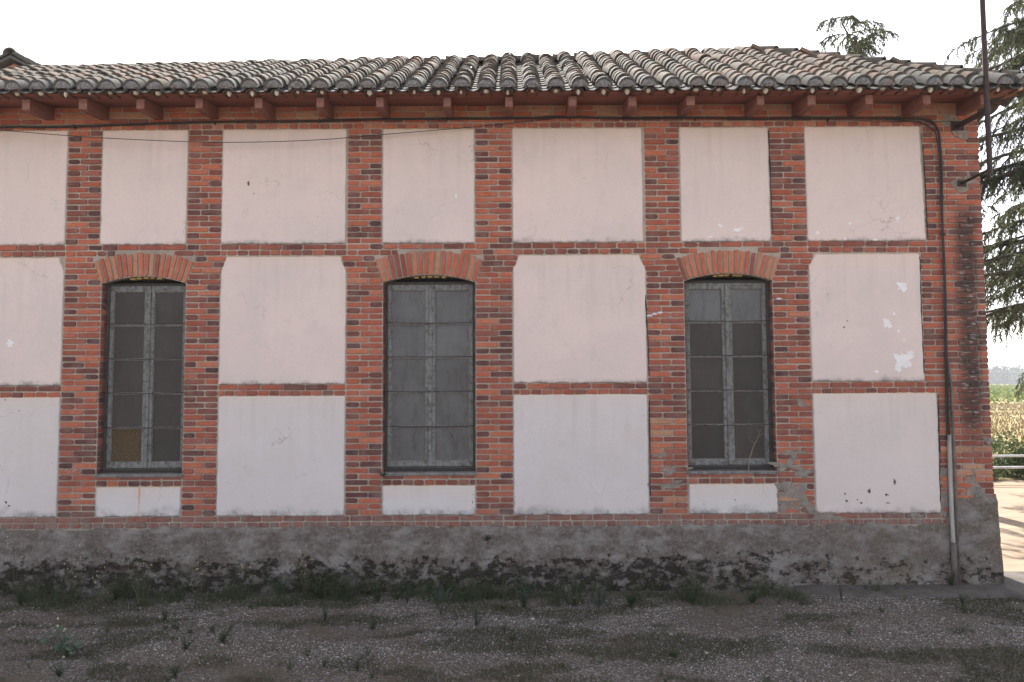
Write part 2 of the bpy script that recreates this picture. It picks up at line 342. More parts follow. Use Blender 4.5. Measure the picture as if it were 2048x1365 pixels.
fl = sheet('field', 4, 400, 9.3, 75, 40, 20, lambda x, y: .02 + .30 * max(0, min(1, (y - 10) / 8)) + .15 * fbm(x, y, .2, 2), M['field']); tag(fl, kind='structure')
fl2 = sheet('farther_field', 4, 900, 75.2, 640, 20, 20, lambda x, y: .30 + (y - 75) * .0022, M['field']); tag(fl2, kind='structure')
# concrete apron at the foot of the wall, right half
ap = MB(); pr = []
N_ = 60
for i in range(N_ + 1):
    x = 2.9 + (7.2 - 2.9) * i / N_; e = -.36 - .05 * fbm(x, 0, 1.4, 3, 5) - .10 * max(0, 1 - i / 12) * -1 - (.09 if x > 5.4 else 0) + (.22 * max(0, 1 - i / 10))
    pr.append((x, e))
vv = []; ff = []
for i, (x, e) in enumerate(pr):
    for (y, z) in ((e - .03, -.01), (e, .028), (e * .5, .040), (.0 if x < 5.5 else .5, .050)):
        vv.append((x, y, z + .006 * fbm(x, y, 3, 3)))
for i in range(N_):
    for j in range(3): a = i * 4 + j; ff.append((a, a + 4, a + 5, a + 1))
ap.add(vv, ff); tag(ap.build('concrete_apron', M['apron'], smooth=True), kind='structure')

# ------------------------------------------------------------------ the building
B = empty('brick_building', (0, 0, 0))
tag(B, 'long brick building with pink plaster panels, barred windows and clay tile roof', 'building')
PZ = .06738; Z0 = .833
XL, XR = -9.0, 5.437
def cz(i): return Z0 + i * PZ
WIN = [dict(l=-4.715, r=-3.742), dict(l=-1.478, r=-.414), dict(l=1.985, r=3.000)]
ZS, RISE, SILL = 3.478, .085, 1.318
for W in WIN:
    W['c'] = (W['l'] + W['r']) / 2; a = (W['r'] - W['l']) / 2 + .005
    W['R'] = (a * a + RISE * RISE) / (2 * RISE); W['zc'] = ZS + RISE - W['R']; W['th'] = math.asin(a / W['R']) ; W['Ro'] = W['R'] + .288
    W['tl'] = math.tan(W['th'])
# mortar core
core = MB(); T = .42
xs = [XL] + [v for W in WIN for v in (W['l'], W['r'])] + [XR]
for a, b in ((XL, WIN[0]['l']), (WIN[0]['r'], WIN[1]['l']), (WIN[1]['r'], WIN[2]['l']), (WIN[2]['r'], XR)): core.box(a, b, 0, T, 0, 5.62)
for W in WIN:
    core.box(W['l'], W['r'], 0, T, 0, SILL - .03)
    arc = [(W['c'] + W['R'] * math.sin(t), W['zc'] + W['R'] * math.cos(t)) for t in np.linspace(-W['th'] * .985, W['th'] * .985, 15)]
    core.extr([(W['l'], arc[0][1])] + arc[1:-1] + [(W['r'], arc[-1][1]), (W['r'], 5.62), (W['l'], 5.62)], 0, T)
core.box(XR - T, XR, T + .001, 3.4, 0, 5.62); core.box(XL, XL + T, T + .001, 3.4, 0, 5.62); core.box(XL, XR, 3.401, 3.8, 0, 5.62)
core.build('wall', M['mortar'], B)
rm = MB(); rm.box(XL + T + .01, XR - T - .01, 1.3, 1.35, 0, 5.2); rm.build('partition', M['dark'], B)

# bricks --------------------------------------------------------------
def brick_geo(L, H, r, proud=.010, back=.03):
    """irregular rounded brick, centre of its back plane at the origin; 10-point outline"""
    c = min(.010, H * .25) * r.uniform(.6, 1.5); hx, hz = L / 2, H / 2
    j = lambda s=.0018: r.uniform(-s, s)
    ring = [(-hx + c, -hz), (j(.03), -hz + j()), (hx - c, -hz), (hx, -hz + c), (hx, hz - c), (hx - c, hz), (j(.03), hz + j()), (-hx + c, hz), (-hx, hz - c), (-hx, -hz + c)]
    ring = [(x + j(), z + j()) for x, z in ring]; b = .0035
    V = [(x, back, z) for x, z in ring] + [(x, -proud + .004, z) for x, z in ring]
    V += [(x * (1 - b / hx), -proud + j(.0012), z * (1 - b / hz)) for x, z in ring]
    Fc = [(i, (i + 1) % 10, (i + 1) % 10 + 10, i + 10) for i in range(10)] + [(i + 10, (i + 1) % 10 + 10, (i + 1) % 10 + 20, i + 20) for i in range(10)] + [tuple(range(20, 30))]
    return V, Fc
SL, HL, BH = .235, .112, .0535
var = {}
for key, L, k in (('S', SL, 14), ('H', HL, 8)):
    var[key] = []
    for q in range(k):
        V, Fc = brick_geo(L, BH, R); mb = MB(); mb.add(V, Fc); var[key].append((mb.mesh('brick', M['brick']), V, Fc))
bricks = []      # (x, z, L, H, kind, tone, proud shift)
def tone_for(kind, x, z, band=False):
    u = R.random()
    if kind == 'H': t = R.uniform(.02, .22) if u < .36 else (R.uniform(.22, .42) if u < .72 else R.uniform(.45, .8))
    else: t = R.uniform(.10, .30) if u < .16 else (R.uniform(.32, .55) if u < .45 else R.uniform(.55, .88))
    if band: t = R.uniform(.15, .5) if u < .6 else R.uniform(.5, .75)
    if z < 1.9 and x > 1.4: t = min(1, t + .14)
    if z < .84: t = R.uniform(.2, .45)
    if z > 5.40: t = R.uniform(.82, 1.0) if u < .75 else R.uniform(.6, .8)
    elif z > 5.28: t = R.uniform(.6, .95) if u < .7 else R.uniform(.3, .5)
    return t
JT = .014
def put(x0, x1, i, kind=None, band=False):
    w_ = x1 - x0
    if w_ < .03: return
    kind = kind or ('S' if w_ > .17 else 'H')
    x = (x0 + x1) / 2; z = cz(i) + PZ / 2 + .010 * fbm(x, i * .7, .4, 2, 4.2) * 0.7
    bricks.append((x, z, w_, BH * R.uniform(.93, 1.07), kind, tone_for('H' if w_ < .17 else 'S', x, z, band), R.uniform(-.004, .004)))
def fill(x0, x1, i, seq, band=False, ph=0.0):
    """lay bricks from x0 to x1; seq 'SH' / 'HS' for piers, 'S'/'H' runs for bands"""
    wd = x1 - x0
    if wd < .04: return
    if len(seq) > 1 and .33 < wd < .50:
        r_ = (.625 if seq == 'SH' else .375) * wd + R.uniform(-.008, .008); put(x0 + JT / 2, x0 + r_ - JT / 2, i, None, band); put(x0 + r_ + JT / 2, x1 - JT / 2, i, None, band); return
    unit = (SL if seq[0] == 'S' else HL) + JT; x = x0; k = 0
    first = unit * (1 - ph) if ph else unit
    while x < x1 - .03:
        L = first if k == 0 else ((SL if seq[k % len(seq)] == 'S' else HL) + JT); L += R.uniform(-.012, .012)
        e = x + L
        if x1 - e < .06: e = x1
        put(x + JT / 2, min(e, x1) - JT / 2, i, None, band); x = e; k += 1
def arch_w(W, i):
    best = 0
    for z in (cz(i + .5),):
        d = z - W['zc']
        if d >= W['Ro'] + .012: continue
        best = max(best, min(W['tl'] * d - .010, math.sqrt(max(0, (W['Ro'] + .012) ** 2 - d * d))))
    return best
piers = [(-5.14, 0), (-3.742, -3.35), (-1.895, -1.478), (-.414, .012), (1.548, 1.985), (3.0, 3.418)]
def corner_l(i):      # the left edge of the corner pier wanders with the rows
    return 4.842 if i < 20 else (4.712 if i < 44 else 4.790)
for i in range(-2, 71):
    seq = 'SH' if i % 2 else 'HS'
    if i in (-2, -1): fill(-6.6, XR + .012, i, 'S' if i == -1 else 'H', True, R.random() * .5); continue
    if i in (66, 67, 68, 69, 70): fill(-6.6, XR + .012, i, 'H' if i == 66 else 'S', False, R.random() * .6); continue
    cl = corner_l(i); band = i in (20, 21, 44, 45)
    bs = 'S' if i in (21, 45) else 'H'
    # corner pier
    if i % 2: fill(cl, XR + .012, i, 'SSH')
    else: fill(cl, XR + .012, i, 'HSS')
    step = {41: .012, 42: .045, 43: .062}.get(i, 0)
    L1 = [(-5.14 + step, 'p'), (-3.35, 'p')]
    if band:
        for a, b in ((-6.6, -5.14), (-3.35, -1.895), (.012, 1.548), (3.418, cl)): fill(a, b, i, bs, True, R.random() * .4)
    edges = [(-5.14 + step, WIN[0]['l'], WIN[0]['r'], -3.35 + step), (-1.895 - step, WIN[1]['l'], WIN[1]['r'], .012 + step), (1.548 - step, WIN[2]['l'], WIN[2]['r'], 3.418 + step)]
    for k, (a, wl, wr, b) in enumerate(edges):
        W = WIN[k]
        if k == 0: a = -5.14
        if 46 <= i: wl, wr = [(-4.748, -3.745), (-1.495, -.417), (1.955, 3.0)][k]
        if i in (5, 6):
            fill(a, wl, i, seq); fill(wl, wr, i, 'S' if i == 6 else 'H'); fill(wr, b, i, seq[::-1])
        elif 39 <= i <= 45:
            aw = arch_w(W, i)
            if aw <= 0: fill(a, wl, i, seq); fill(wl, wr, i, 'S', True, .3); fill(wr, b, i, seq[::-1])
            else: fill(a, W['c'] - aw - .004, i, seq); fill(W['c'] + aw + .004, b, i, seq[::-1])
        else: fill(a, wl, i, seq); fill(wr, b, i, seq[::-1])
    if i < 46: pass
# keep only bricks not under the rafters; largest 300 on view become single parts
def px_size(b):
    x, z, L, H = b[:4]; vis = -5.85 < x < 5.45
    return (round(L * H / (DW * DW + x * x + (z - EYE) ** 2) * 4e4) if vis else 0, -abs(x - .9))
bricks.sort(key=px_size, reverse=True)
rest = MB()
for k, (x, z, L, H, kd, tn, dy) in enumerate(bricks):
    kd = 'S' if L > .16 else 'H'; me, V, Fc = var[kd][R.randrange(len(var[kd]))]
    sx, sz = L / (SL if kd == 'S' else HL), H / BH
    if k < 300:
        o = link('brick', me, B, (x, dy, z)); o.scale = (sx, 1, sz); o['tone'] = tn
        o.rotation_euler[1] = R.uniform(-.006, .006)
    else: rest.add([(x + a * sx, dy + b, z + c * sz) for a, b, c in V], Fc, tone=tn)
tag(rest.build('brickwork', M['brick'], B), kind='stuff')

# reveal bricks at the window jambs (set back into the opening)
for W in WIN:
    jb = MB()
    for i in range(7, 40):
        z = cz(i) + PZ / 2
        for s, x in ((1, W['l']), (-1, W['r'])):
            jb.box(min(x, x + s * .010), max(x, x + s * .010), .012, .17, z - BH / 2, z + BH / 2, tone=tone_for('H', 0, 2))
    tag(jb.build('jamb_brickwork', M['brick'], B), kind='stuff')

# plaster panels ---------------------------------------------------------
def panel(x0, x1, z0, z1, pink, ch=(0, 0), rust=0, lean=(0, 0)):
    pts = []; r0 = .022
    def seg(ax, az, bx, bz):
        n = max(2, int(math.hypot(bx - ax, bz - az) / .035))
        for k in range(n):
            t = k / n; pts.append((ax + (bx - ax) * t, az + (bz - az) * t))
    cl, c2 = ch
    if cl: tl = [(x0, z1 - .165), (x0 + .018, z1 - .125), (x0 + .05, z1 - .06), (x0 + .068, z1)]
    else: tl = [(x0, z1 - r0), (x0 + r0 * .3, z1 - r0 * .3), (x0 + r0, z1)]
    if c2: tr = [(x1 - .068, z1), (x1 - .05, z1 - .06), (x1 - .018, z1 - .125), (x1, z1 - .165)]
    else: tr = [(x1 - r0, z1), (x1 - r0 * .3, z1 - r0 * .3), (x1, z1 - r0)]
    ring = [(x0 + r0, z0), (x1 - r0, z0), (x1 - r0 * .3, z0 + r0 * .3), (x1, z0 + r0)] + tr[::-1] + tl[::-1] + [(x0, z0 + r0), (x0 + r0 * .3, z0 + r0 * .3)]
    for a, b in zip(ring, ring[1:] + ring[:1]): seg(*a, *b)
    sd = R.uniform(0, 50); cx, cz_ = (x0 + x1) / 2, (z0 + z1) / 2
    P = []
    for x, z in pts:
        f = (z - z0) / (z1 - z0); xx = x + (lean[0] if x < cx else lean[1]) * f
        P.append((xx + .010 * fbm(x, z, 7, 4, sd) + .003 * R.uniform(-1, 1), z + .010 * fbm(x, z, 7, 4, sd + 9) + .003 * R.uniform(-1, 1)))
    n = len(P); V = []
    def inset(d):
        o = []
        for k in range(n):
            ax, az = P[k - 3]; bx, bz = P[(k + 3) % n]; dx, dz = bx - ax, bz - az; l = math.hypot(dx, dz) or 1
            o.append((P[k][0] - dz / l * d, P[k][1] + dx / l * d))
        return o
    hw_, hh_ = (x1 - x0) / 2, (z1 - z0) / 2
    for d, y in ((0, .02), (0, -.004), (.006, -.010), (.018, -.014)):
        V += [(cx + (x - cx) * (1 - d / hw_), y, cz_ + (z - cz_) * (1 - d / hh_)) for x, z in P]
    V.append((cx, -.014, cz_))
    Fc = [(j * n + k, j * n + (k + 1) % n, (j + 1) * n + (k + 1) % n, (j + 1) * n + k) for j in range(3) for k in range(n)] + [(3 * n + k, 3 * n + (k + 1) % n, 4 * n) for k in range(n)]
    mb = MB(); mb.add(V, Fc); o = mb.build('plaster_panel', M['plaster'], B)
    o['pink'] = float(pink); o['seed'] = sd; o['high'] = float(z1 - z0); o['wide'] = float(x1 - x0); o['rust'] = float(rust)
    return o
g = .006
R3, R2, R1 = (cz(0) - .004, cz(20) + .006), (cz(22) - .002, cz(44) - .010), (cz(46) - .004, cz(66) + .002)
for x0, x1, lean in ((-6.6, -5.14, 0), (-4.748, -3.745, 0), (-3.35, -1.905, 0), (-1.495, -.417, 0), (.012, 1.530, 0), (1.955, 3.0, 0), (3.410, 4.790, -.0)):
    panel(x0 + g, x1 - g, *R1, 1.0, lean=(0, -.03 if x0 > 3.2 else 0))
panel(-6.6, -5.14 - g, *R2, .9, (0, 1)); panel(-3.35 + g, -1.895 - g, *R2, .95, (1, 1)); panel(.012 + g, 1.548 - g, *R2, 1.0, (1, 1)); panel(3.418 + g, 4.712 - g, *R2, 1.0, (1, 0))
panel(-6.6, -5.14 - g, *R3, .15); panel(-3.35 + g, -1.895 - g, *R3, .12); panel(.012 + g, 1.548 - g, *R3, .12); panel(3.418 + g, 4.842 - g, *R3, .55)
for k, W in enumerate(WIN): panel(W['l'] + g, W['r'] - g, cz(0) - .002, cz(5) - .002, .05, rust=1 if k == 0 else 0)

# lost paint, pocks, cement smears (irregular thin patches) ----------------
def blob(mb, x, z, rx, rz, y, n=18, rough=.45, thick=.003, **k):
    y -= R.random() * .0012; n *= 2; rz *= R.uniform(.9, 1.1)
    sd = R.uniform(0, 99); ring = []
    for q in range(n):
        t = 2 * math.pi * q / n; f = 1 + rough * noise.noise(Vector((math.cos(t) * 1.7 + sd, math.sin(t) * 1.7, sd))) * 1.6 + .35 * rough * noise.noise(Vector((math.cos(t) * 7 + sd, math.sin(t) * 7, sd)))
        ring.append((x + rx * f * math.cos(t), z + rz * f * math.sin(t)))
    mb.add([(a, y + thick, b) for a, b in ring] + [(a, y, b) for a, b in ring], [tuple(range(n, 2 * n))] + [(q, (q + 1) % n, (q + 1) % n + n, q + n) for q in range(n)], **k)
def Wp(px, py): p = onY(px, py, -.014); return p.x, p.z
fk = MB()
for px, py, rx, rz in ((1803, 573, 9, 9), (1775, 648, 8, 8), (1788, 628, 3, 3), (1797, 662, 3, 4), (1806, 718, 17, 15), (1797, 735, 8, 8), (1822, 706, 6, 5), (1770, 640, 4, 3), (1753, 744, 4, 3), (1808, 680, 2.5, 2), (1440, 452, 4, 3),
                       (1474, 460, 8, 3), (1483, 458, 4, 2.5), (1420, 474, 4, 2), (1700, 448, 5, 2), (1795, 438, 3, 5), (20, 687, 7, 6), (1690, 478, 3, 2), (912, 392, 2, 5), (1750, 480, 4, 2), (1635, 466, 4, 3)):
    x, z = Wp(px, py); blob(fk, x, z, rx / 175, rz / 175, -.0165)
tag(fk.build('flaked_paint', M['flake'], B), kind='stuff')
hk = MB()
for px, py, rx, rz in ((497, 367, 3, 5), (1738, 982, 4, 4), (1789, 965, 2.5, 7), (1773, 990, 4, 2), (1693, 1002, 3, 3), (1690, 988, 1.5, 2.5), (1775, 1006, 5, 1.5), (1722, 1006, 3, 2), (1695, 642, 1.5, 2), (1688, 655, 2, 2), (1715, 1000, 2, 1.5),
                       (12, 1005, 2, 3), (18, 1012, 3, 2), (38, 822, 1.5, 1.5), (10, 800, 2, 1.5), (508, 388, 1, 1.5), (768, 1000, 2, 1), (1168, 357, 1, 1.2), (945, 1005, 1.5, 2.5), (1470, 1000, 2, 1.2), (946, 990, 1.5, 1.5)):
    x, z = Wp(px, py); blob(hk, x, z, rx / 250, rz / 250, -.0168, 14, .8)
tag(hk.build('plaster_pock', M['hole'], B), kind='stuff')
ck = MB()
for px, py, rx, rz in ((1601, 806, 17, 7), (1590, 905, 17, 8), (1575, 932, 26, 9), (1612, 945, 15, 7), (1588, 985, 32, 20), (1575, 1005, 30, 13), (1615, 1010, 14, 10), (1322, 912, 14, 5), (1345, 940, 22, 7), (1332, 970, 34, 6), (1892, 942, 16, 7),
                       (1945, 968, 12, 20), (1915, 250, 26, 22), (1935, 365, 22, 16), (1830, 1025, 18, 10), (1782, 1022, 10, 6), (1889, 1010, 9, 22), (1650, 1032, 30, 6), (1975, 880, 10, 7)):
    x, z = Wp(px, py); blob(ck, x, z, rx / 175, rz / 175, -.0112, 26, .75, .012)
tag(ck.build('cement_smear', M['cement'], B), kind='stuff')
ek = MB()
for pl in (((1842, 266), (1848, 320), (1852, 400), (1856, 484)), ((1840, 514), (1842, 600), (1846, 690), (1849, 755)), ((1876, 790), (1878, 860), (1880, 940), (1881, 1012)), ((1537, 262), (1541, 360), (1546, 480)), ((1291, 590), (1296, 680), (1299, 762)), ((1299, 800), (1301, 1020))):
    pts = []
    for (ax, ay), (bx, by) in zip(pl, pl[1:]):
        for t in np.linspace(0, 1, 9)[:-1]:
            q = onY(ax + (bx - ax) * t, ay + (by - ay) * t, -.0145); pts.append((q.x + R.uniform(-.003, .003), q.y, q.z))
    ek.tube(pts, [R.uniform(.0025, .008) for _ in pts], 4)
tag(ek.build('edge_crack', M['darkwood'], B), kind='stuff')
gk = MB()
for px, py in ((132, 941), (137, 944), (146, 942), (151, 940), (160, 943)):
    x, z = Wp(px, py); gk.tube([(x - .01, -.0135, z - .02), (x + .004, -.0135, z + .012), (x + .018, -.0135, z - .008)], .0022, 4)
for px, py in ((1300, 632), (1310, 628), (1320, 626), (1558, 598)):
    x, z = Wp(px, py); blob(gk, x, z, .03, .012, -.0145)
tag(gk.build('chalk_mark', M['graf'], B), kind='stuff')

# plinth -------------------------------------------------------------------
def zp_top(x):
    base = .712 + .034 * fbm(x, 0, 2.3, 5, 2.0) + .022 * fbm(x, 3, 14, 4, 1.0)
    if x > 4.88: base += .33 * min(1, (x - 4.88) / .10) * (1 - .12 * fbm(x, 0, 9, 2)) + (.05 if 5.2 < x < 5.33 else 0)
    return base
xsn = 460; zn = 26; V = []; Fc = []
for i in range(xsn + 1):
    x = -6.6 + (XR + .022 + 6.6) * i / xsn; zt = zp_top(x)
    for j in range(zn + 1):
        t = j / zn; z = -.02 + (zt + .02) * t
        rough = 1.0 if x < 3.6 else .65
        d = .030 + rough * (.014 * fbm(x, z, 5, 4, 1.5) + .018 * fbm(x, z * 1.5, 15, 4, 6.0)) - .018 * max(0, fbm(x * .8, z, 3.2, 3, 7) - .15) * (1 if z < .4 else 0)
        d += .02 * (1 - t) ** 3
        if t > .93: d *= .55 if t < .99 else .28
        xx = x + (.035 * (1 - t) * max(0, (x - 5.2) / .26))
        V.append((xx, -d, z))
for i in range(xsn):
    for j in range(zn): a = i * (zn + 1) + j; Fc.append((a, a + zn + 1, a + zn + 2, a + 1))
nb_ = len(V)
for j in range(zn + 1):      # return round the corner
    x, y, z = V[xsn * (zn + 1) + j]; V.append((x, .5, z))
for j in range(zn): a = xsn * (zn + 1) + j; Fc.append((a, nb_ + j, nb_ + j + 1, a + 1))
npmesh('plinth', np.array(V), np.array(Fc), M['plinth'], parent=B, smooth=True)

# windows ------------------------------------------------------------------
def pbox(px0, px1, py0, py1, Y):      # picture box on plane Y -> x0,x1,z0,z1
    a, b = onY(px0, py1, Y), onY(px1, py0, Y); return a.x, b.x, a.z, b.z
for k, W in enumerate(WIN):
    l, r, c = W['l'], W['r'], W['c']; y0 = .115
    # arch
    am = MB(); am.extr([(c + (W['R'] + .001 if False else rr) * math.sin(t), W['zc'] + rr * math.cos(t)) for rr, ts in ((W['R'], np.linspace(-W['th'], W['th'], 13)), (W['Ro'], np.linspace(W['th'], -W['th'], 13))) for t in ts], -.003, .02)
    arch = am.build('window_arch', M['mortar'], B)
    nb = 18; step = 2 * W['th'] / nb
    for q in range(nb):
        t = -W['th'] + step * (q + .5); wdt = step * (W['R'] + .14) - .016; ln = .272 * R.uniform(.94, 1.04)
        V, Fc = brick_geo(wdt * R.uniform(.92, 1.04), ln, R, .017, .10)
        tp = W['R'] + .006 + ln / 2
        def tf(p):
            taper = 1 + p[2] * .45; x_, z_ = p[0] * taper, p[2] + tp
            return (c + x_ * math.cos(t) + z_ * math.sin(t), p[1], W['zc'] - x_ * math.sin(t) + z_ * math.cos(t))
        mb = MB(); mb.add([tf(p) for p in V], Fc, tone=R.uniform(.62, .98) if R.random() < .85 else R.uniform(.35, .5)); mb.build('arch_brick', M['arch'], arch)
    # window: fixed outer frame
    ztop = ZS + .045
    wm = MB(); wm.box(l + .004, l + .036, y0, y0 + .07, SILL, ztop); wm.box(r - .036, r - .004, y0, y0 + .07, SILL, ztop)
    wm.box(l + .036, r - .036, y0, y0 + .07, ztop - .05, ztop + .0); wm.box(l + .036, r - .036, y0, y0 + .07, SILL, SILL + .045)
    wf = wm.build('window', M['framewood'], B)
    # lintel behind the arch with a sliver of raw wood
    lm = MB(); arc = [(c + (W['R'] + .02) * math.sin(t), W['zc'] + (W['R'] + .02) * math.cos(t)) for t in np.linspace(W['th'], -W['th'], 13)]
    lm.extr([(l + .002, ztop + .002), (r - .002, ztop + .002)] + [(min(max(a, l + .002), r - .002), b) for a, b in arc], y0 - .03, y0 + .06); lm.build('lintel', M['darkwood'], wf)
    ym = MB()
    for q in range(5):
        a = c - .17 + q * .075 + R.uniform(-.01, .01); hh = W['zc'] + math.sqrt(W['R'] ** 2 - (a - c) ** 2)
        ym.box(a, a + .06 * R.uniform(.7, 1.1), .03, y0 - .032, hh - .022, hh - .004)
    tag(ym.build('lintel_chip', M['yellow'], wf), kind='stuff')
    # casements
    il, ir = l + .038, r - .038; zb, zt = SILL + .048, ztop - .053; mid = c + (.012 if k != 1 else .0)
    nrow = 5; top_rail, bot_rail, stile, mun = .070, .066, .044, .014
    for s, (a, b) in enumerate(((il, mid - .002), (mid + .002, ir))):
        cs = MB(); st_o = stile if True else 0; yc0, yc1 = y0 + .012, y0 + .055
        ga, gb = (a + st_o, b - .055) if s == 0 else (a + .055, b - st_o)
        cs.box(a, ga, yc0, yc1, zb, zt); cs.box(gb, b, yc0, yc1, zb, zt); cs.box(ga, gb, yc0, yc1, zt - top_rail, zt); cs.box(ga, gb, yc0, yc1, zb, zb + bot_rail)
        if s == 1: cs.box(mid - .022, mid + .020, yc0 - .016, yc0 - .001, zb + .004, zt - .004)
        gz0, gz1 = zb + bot_rail, zt - top_rail; ph = (gz1 - gz0 - mun * (nrow - 1)) / nrow
        for q in range(1, nrow): z = gz0 + q * (ph + mun) - mun; cs.box(ga, gb, yc0 + .008, yc1 - .01, z, z + mun)
        co = cs.build('casement', M['wood'], wf); bv = co.modifiers.new('soft', 'BEVEL'); bv.width = .003; bv.segments = 1
        for q in range(nrow):
            z0_ = gz0 + q * (ph + mun); pm = MB(); tl_ = R.uniform(-.004, .004)
            pm.add([(ga, yc0 + .022, z0_), (gb, yc0 + .022 + tl_, z0_), (gb, yc0 + .022 + tl_, z0_ + ph), (ga, yc0 + .022, z0_ + ph),
                    (ga, yc0 + .026, z0_), (gb, yc0 + .026 + tl_, z0_), (gb, yc0 + .026 + tl_, z0_ + ph), (ga, yc0 + .026, z0_ + ph)], [(0, 1, 2, 3), (7, 6, 5, 4), (0, 4, 5, 1), (1, 5, 6, 2), (2, 6, 7, 3), (3, 7, 4, 0)])
            mt = M['glassB'] if (k == 1 or (q == 4 and k == 2)) else M['glassA']
            if k == 0 and s == 0 and q == 0: mt = M['sack']
            po = pm.build('pane', mt, wf)
            if mt is M['sack']: po['label'] = 'lower left pane filled with golden straw matting'
            pt = MB(); e = .007
            pt.box(ga, ga + e, yc0 + .012, yc0 + .022, z0_, z0_ + ph); pt.box(gb - e, gb, yc0 + .012, yc0 + .022, z0_, z0_ + ph)
            pt.box(ga + e, gb - e, yc0 + .012, yc0 + .022, z0_, z0_ + e); pt.box(ga + e, gb - e, yc0 + .012, yc0 + .022, z0_ + ph - e, z0_ + ph)
            pt.build('putty', M['putty'], wf)
    # guard rods across the opening
    for q in range(1, nrow):
        z = gz0 + q * (ph + mun) - mun / 2 + .006; sag = R.uniform(.004, .016); pts = []
        for u in np.linspace(0, 1, 13): pts.append((l - .005 + (r - l + .01) * u, .062, z + .006 - sag * 4 * u * (1 - u) * .8 + R.uniform(-.0012, .0012)))
        rd = MB(); rd.tube(pts, .0048, 5); rd.build('guard_rod', M['iron'], wf)
    # wire screen
    sm = MB(); yy = .074; sp = .0135; wd_ = .0011
    x = l + .006
    while x < r - .006: sm.box(x, x + wd_, yy, yy + wd_, SILL + .01, ztop - .01); x += sp
    z = SILL + .012
    while z < ztop - .01: sm.box(l + .006, r - .006, yy + wd_ * 1.05, yy + 2 * wd_, z, z + wd_); z += sp
    tag(sm.build('wire_screen', M['wire'], wf), kind='stuff')
    ed = MB(); ed.box(l + .001, l + .008, yy - .004, yy + .02, SILL, ztop); ed.box(r - .008, r - .001, yy - .004, yy + .02, SILL, ztop); ed.box(l + .008, r - .008, yy - .004, yy + .02, SILL, SILL + .012); ed.build('screen_edging', M['pipe'], wf)
    # sill
    sm = MB(); nn = 24; V = []; Fc = []
    for q in range(nn + 1):
        x = l - .012 + (r - l + .024) * q / nn; w1 = .004 * fbm(x, 1, 9, 3)
        for (y, z) in ((-.026 + w1, SILL - .042), (-.032 + w1, SILL - .020 + w1), (-.018, SILL - .008 + w1), (.17, SILL + .006)): V.append((x, y, z))
    for q in range(nn):
        for j in range(3): a = q * 4 + j; Fc.append((a, a + 4, a + 5, a + 1))
        Fc.append((q * 4, q * 4 + 3, q * 4 + 7, q * 4 + 4))
    Fc += [(0, 1, 2, 3), (nn * 4 + 3, nn * 4 + 2, nn * 4 + 1, nn * 4)]
    sm.add(V, Fc); sm.build('window_sill', M['sill'], B)
    dm = MB(); dm.box(l + .004, r - .004, .05, y0 + .01, SILL + .007, SILL + .024); dm.build('sill_board', M['darkwood'], wf)

# eave: rafters and soffit ---------------------------------------------------
RX = [52, 167, 281, 398, 518, 641, 760, 894, 1018, 1145, 1265, 1381, 1521, 1622, 1738, 1853, 1968]
rxs = [onY(p, 200, -.45).x for p in RX]; rxs = [rxs[0] - .66 * (q + 1) for q in range(3)][::-1] + rxs
for x in rxs:
    hw = R.uniform(.040, .047); mb = MB(); zt, zb_, yo = 5.476, 5.355 + R.uniform(-.008, .008), -.455 + R.uniform(-.012, .012)
    rise = .075 * .65
    V = [(x - hw, yo, zb_ + .012), (x + hw, yo, zb_ + .012), (x + hw, yo, zt), (x - hw, yo, zt), (x - hw, .05, 5.405), (x + hw, .05, 5.405), (x + hw, .05, 5.552), (x - hw, .05, 5.552), (x - hw, yo + .03, zb_), (x + hw, yo + .03, zb_)]
    mb.add(V, [(8, 9, 1, 0), (3, 2, 6, 7), (4, 5, 9, 8), (0, 3, 7, 4, 8), (5, 6, 2, 1, 9), (7, 6, 5, 4)], mi=0); mb.add([V[0], V[1], V[2], V[3]], [(0, 1, 2, 3)], mi=1)
    mb.build('rafter', [M['beam'], M['beam_end']], B)
SOX = XR + .21
for q in range(6):      # soffit boards, lapped edge to edge along the eave
    ya, yb = -.575 + q * .10, -.575 + (q + 1) * .10 - .005; za = 5.478 + (ya + .5) * .14; zb_ = 5.478 + (yb + .5) * .14; mb = MB(); off = R.uniform(0, .004)
    V = [(-8.8, ya, za + off), (SOX, ya, za + off), (SOX, yb, zb_ + off), (-8.8, yb, zb_ + off)]; V += [(a, b, c + .018) for a, b, c in V]
    mb.add(V, [(3, 2, 1, 0), (4, 5, 6, 7), (0, 1, 5, 4), (1, 2, 6, 5), (2, 3, 7, 6), (3, 0, 4, 7)]); mb.build('soffit_board', M['soffit'], B)
mb = MB(); mb.box(XR + .002, SOX - .01, .04, 4.0, 5.545, 5.563); mb.build('side_soffit', M['soffit'], B)

# roof -------------------------------------------------------------------
EY, EZ, RUN, CX = -.61, 5.452, 2.31, 5.66
RY = EY + RUN
def zr(X): return 6.865 - .022 * max(0, 3.35 - X)
def ang(X): return math.atan2(zr(min(X, 3.35)) - EZ, RUN)
roof_bm = MB(); AX = CX - RUN
BY = RY + RUN
dz_ = .125 * math.tan(ang(0)) - .022
V = [(-9, EY + .125, EZ + dz_), (CX - .125, EY + .125, EZ + dz_), (AX, RY, zr(AX) - .02), (-9, RY, zr(-9) - .02), (CX - .125, BY - .125, EZ + dz_), (-9, BY - .125, EZ + dz_)]
roof_bm.add(V, [(0, 1, 2, 3), (1, 4, 2), (4, 5, 3, 2), (0, 3, 5)]); V2 = [(a, b, c - .012) for a, b, c in V]; roof_bm.add(V2, [(3, 2, 1, 0), (2, 4, 1), (2, 3, 5, 4)])
roof = roof_bm.build('roof', M['tile'], B)
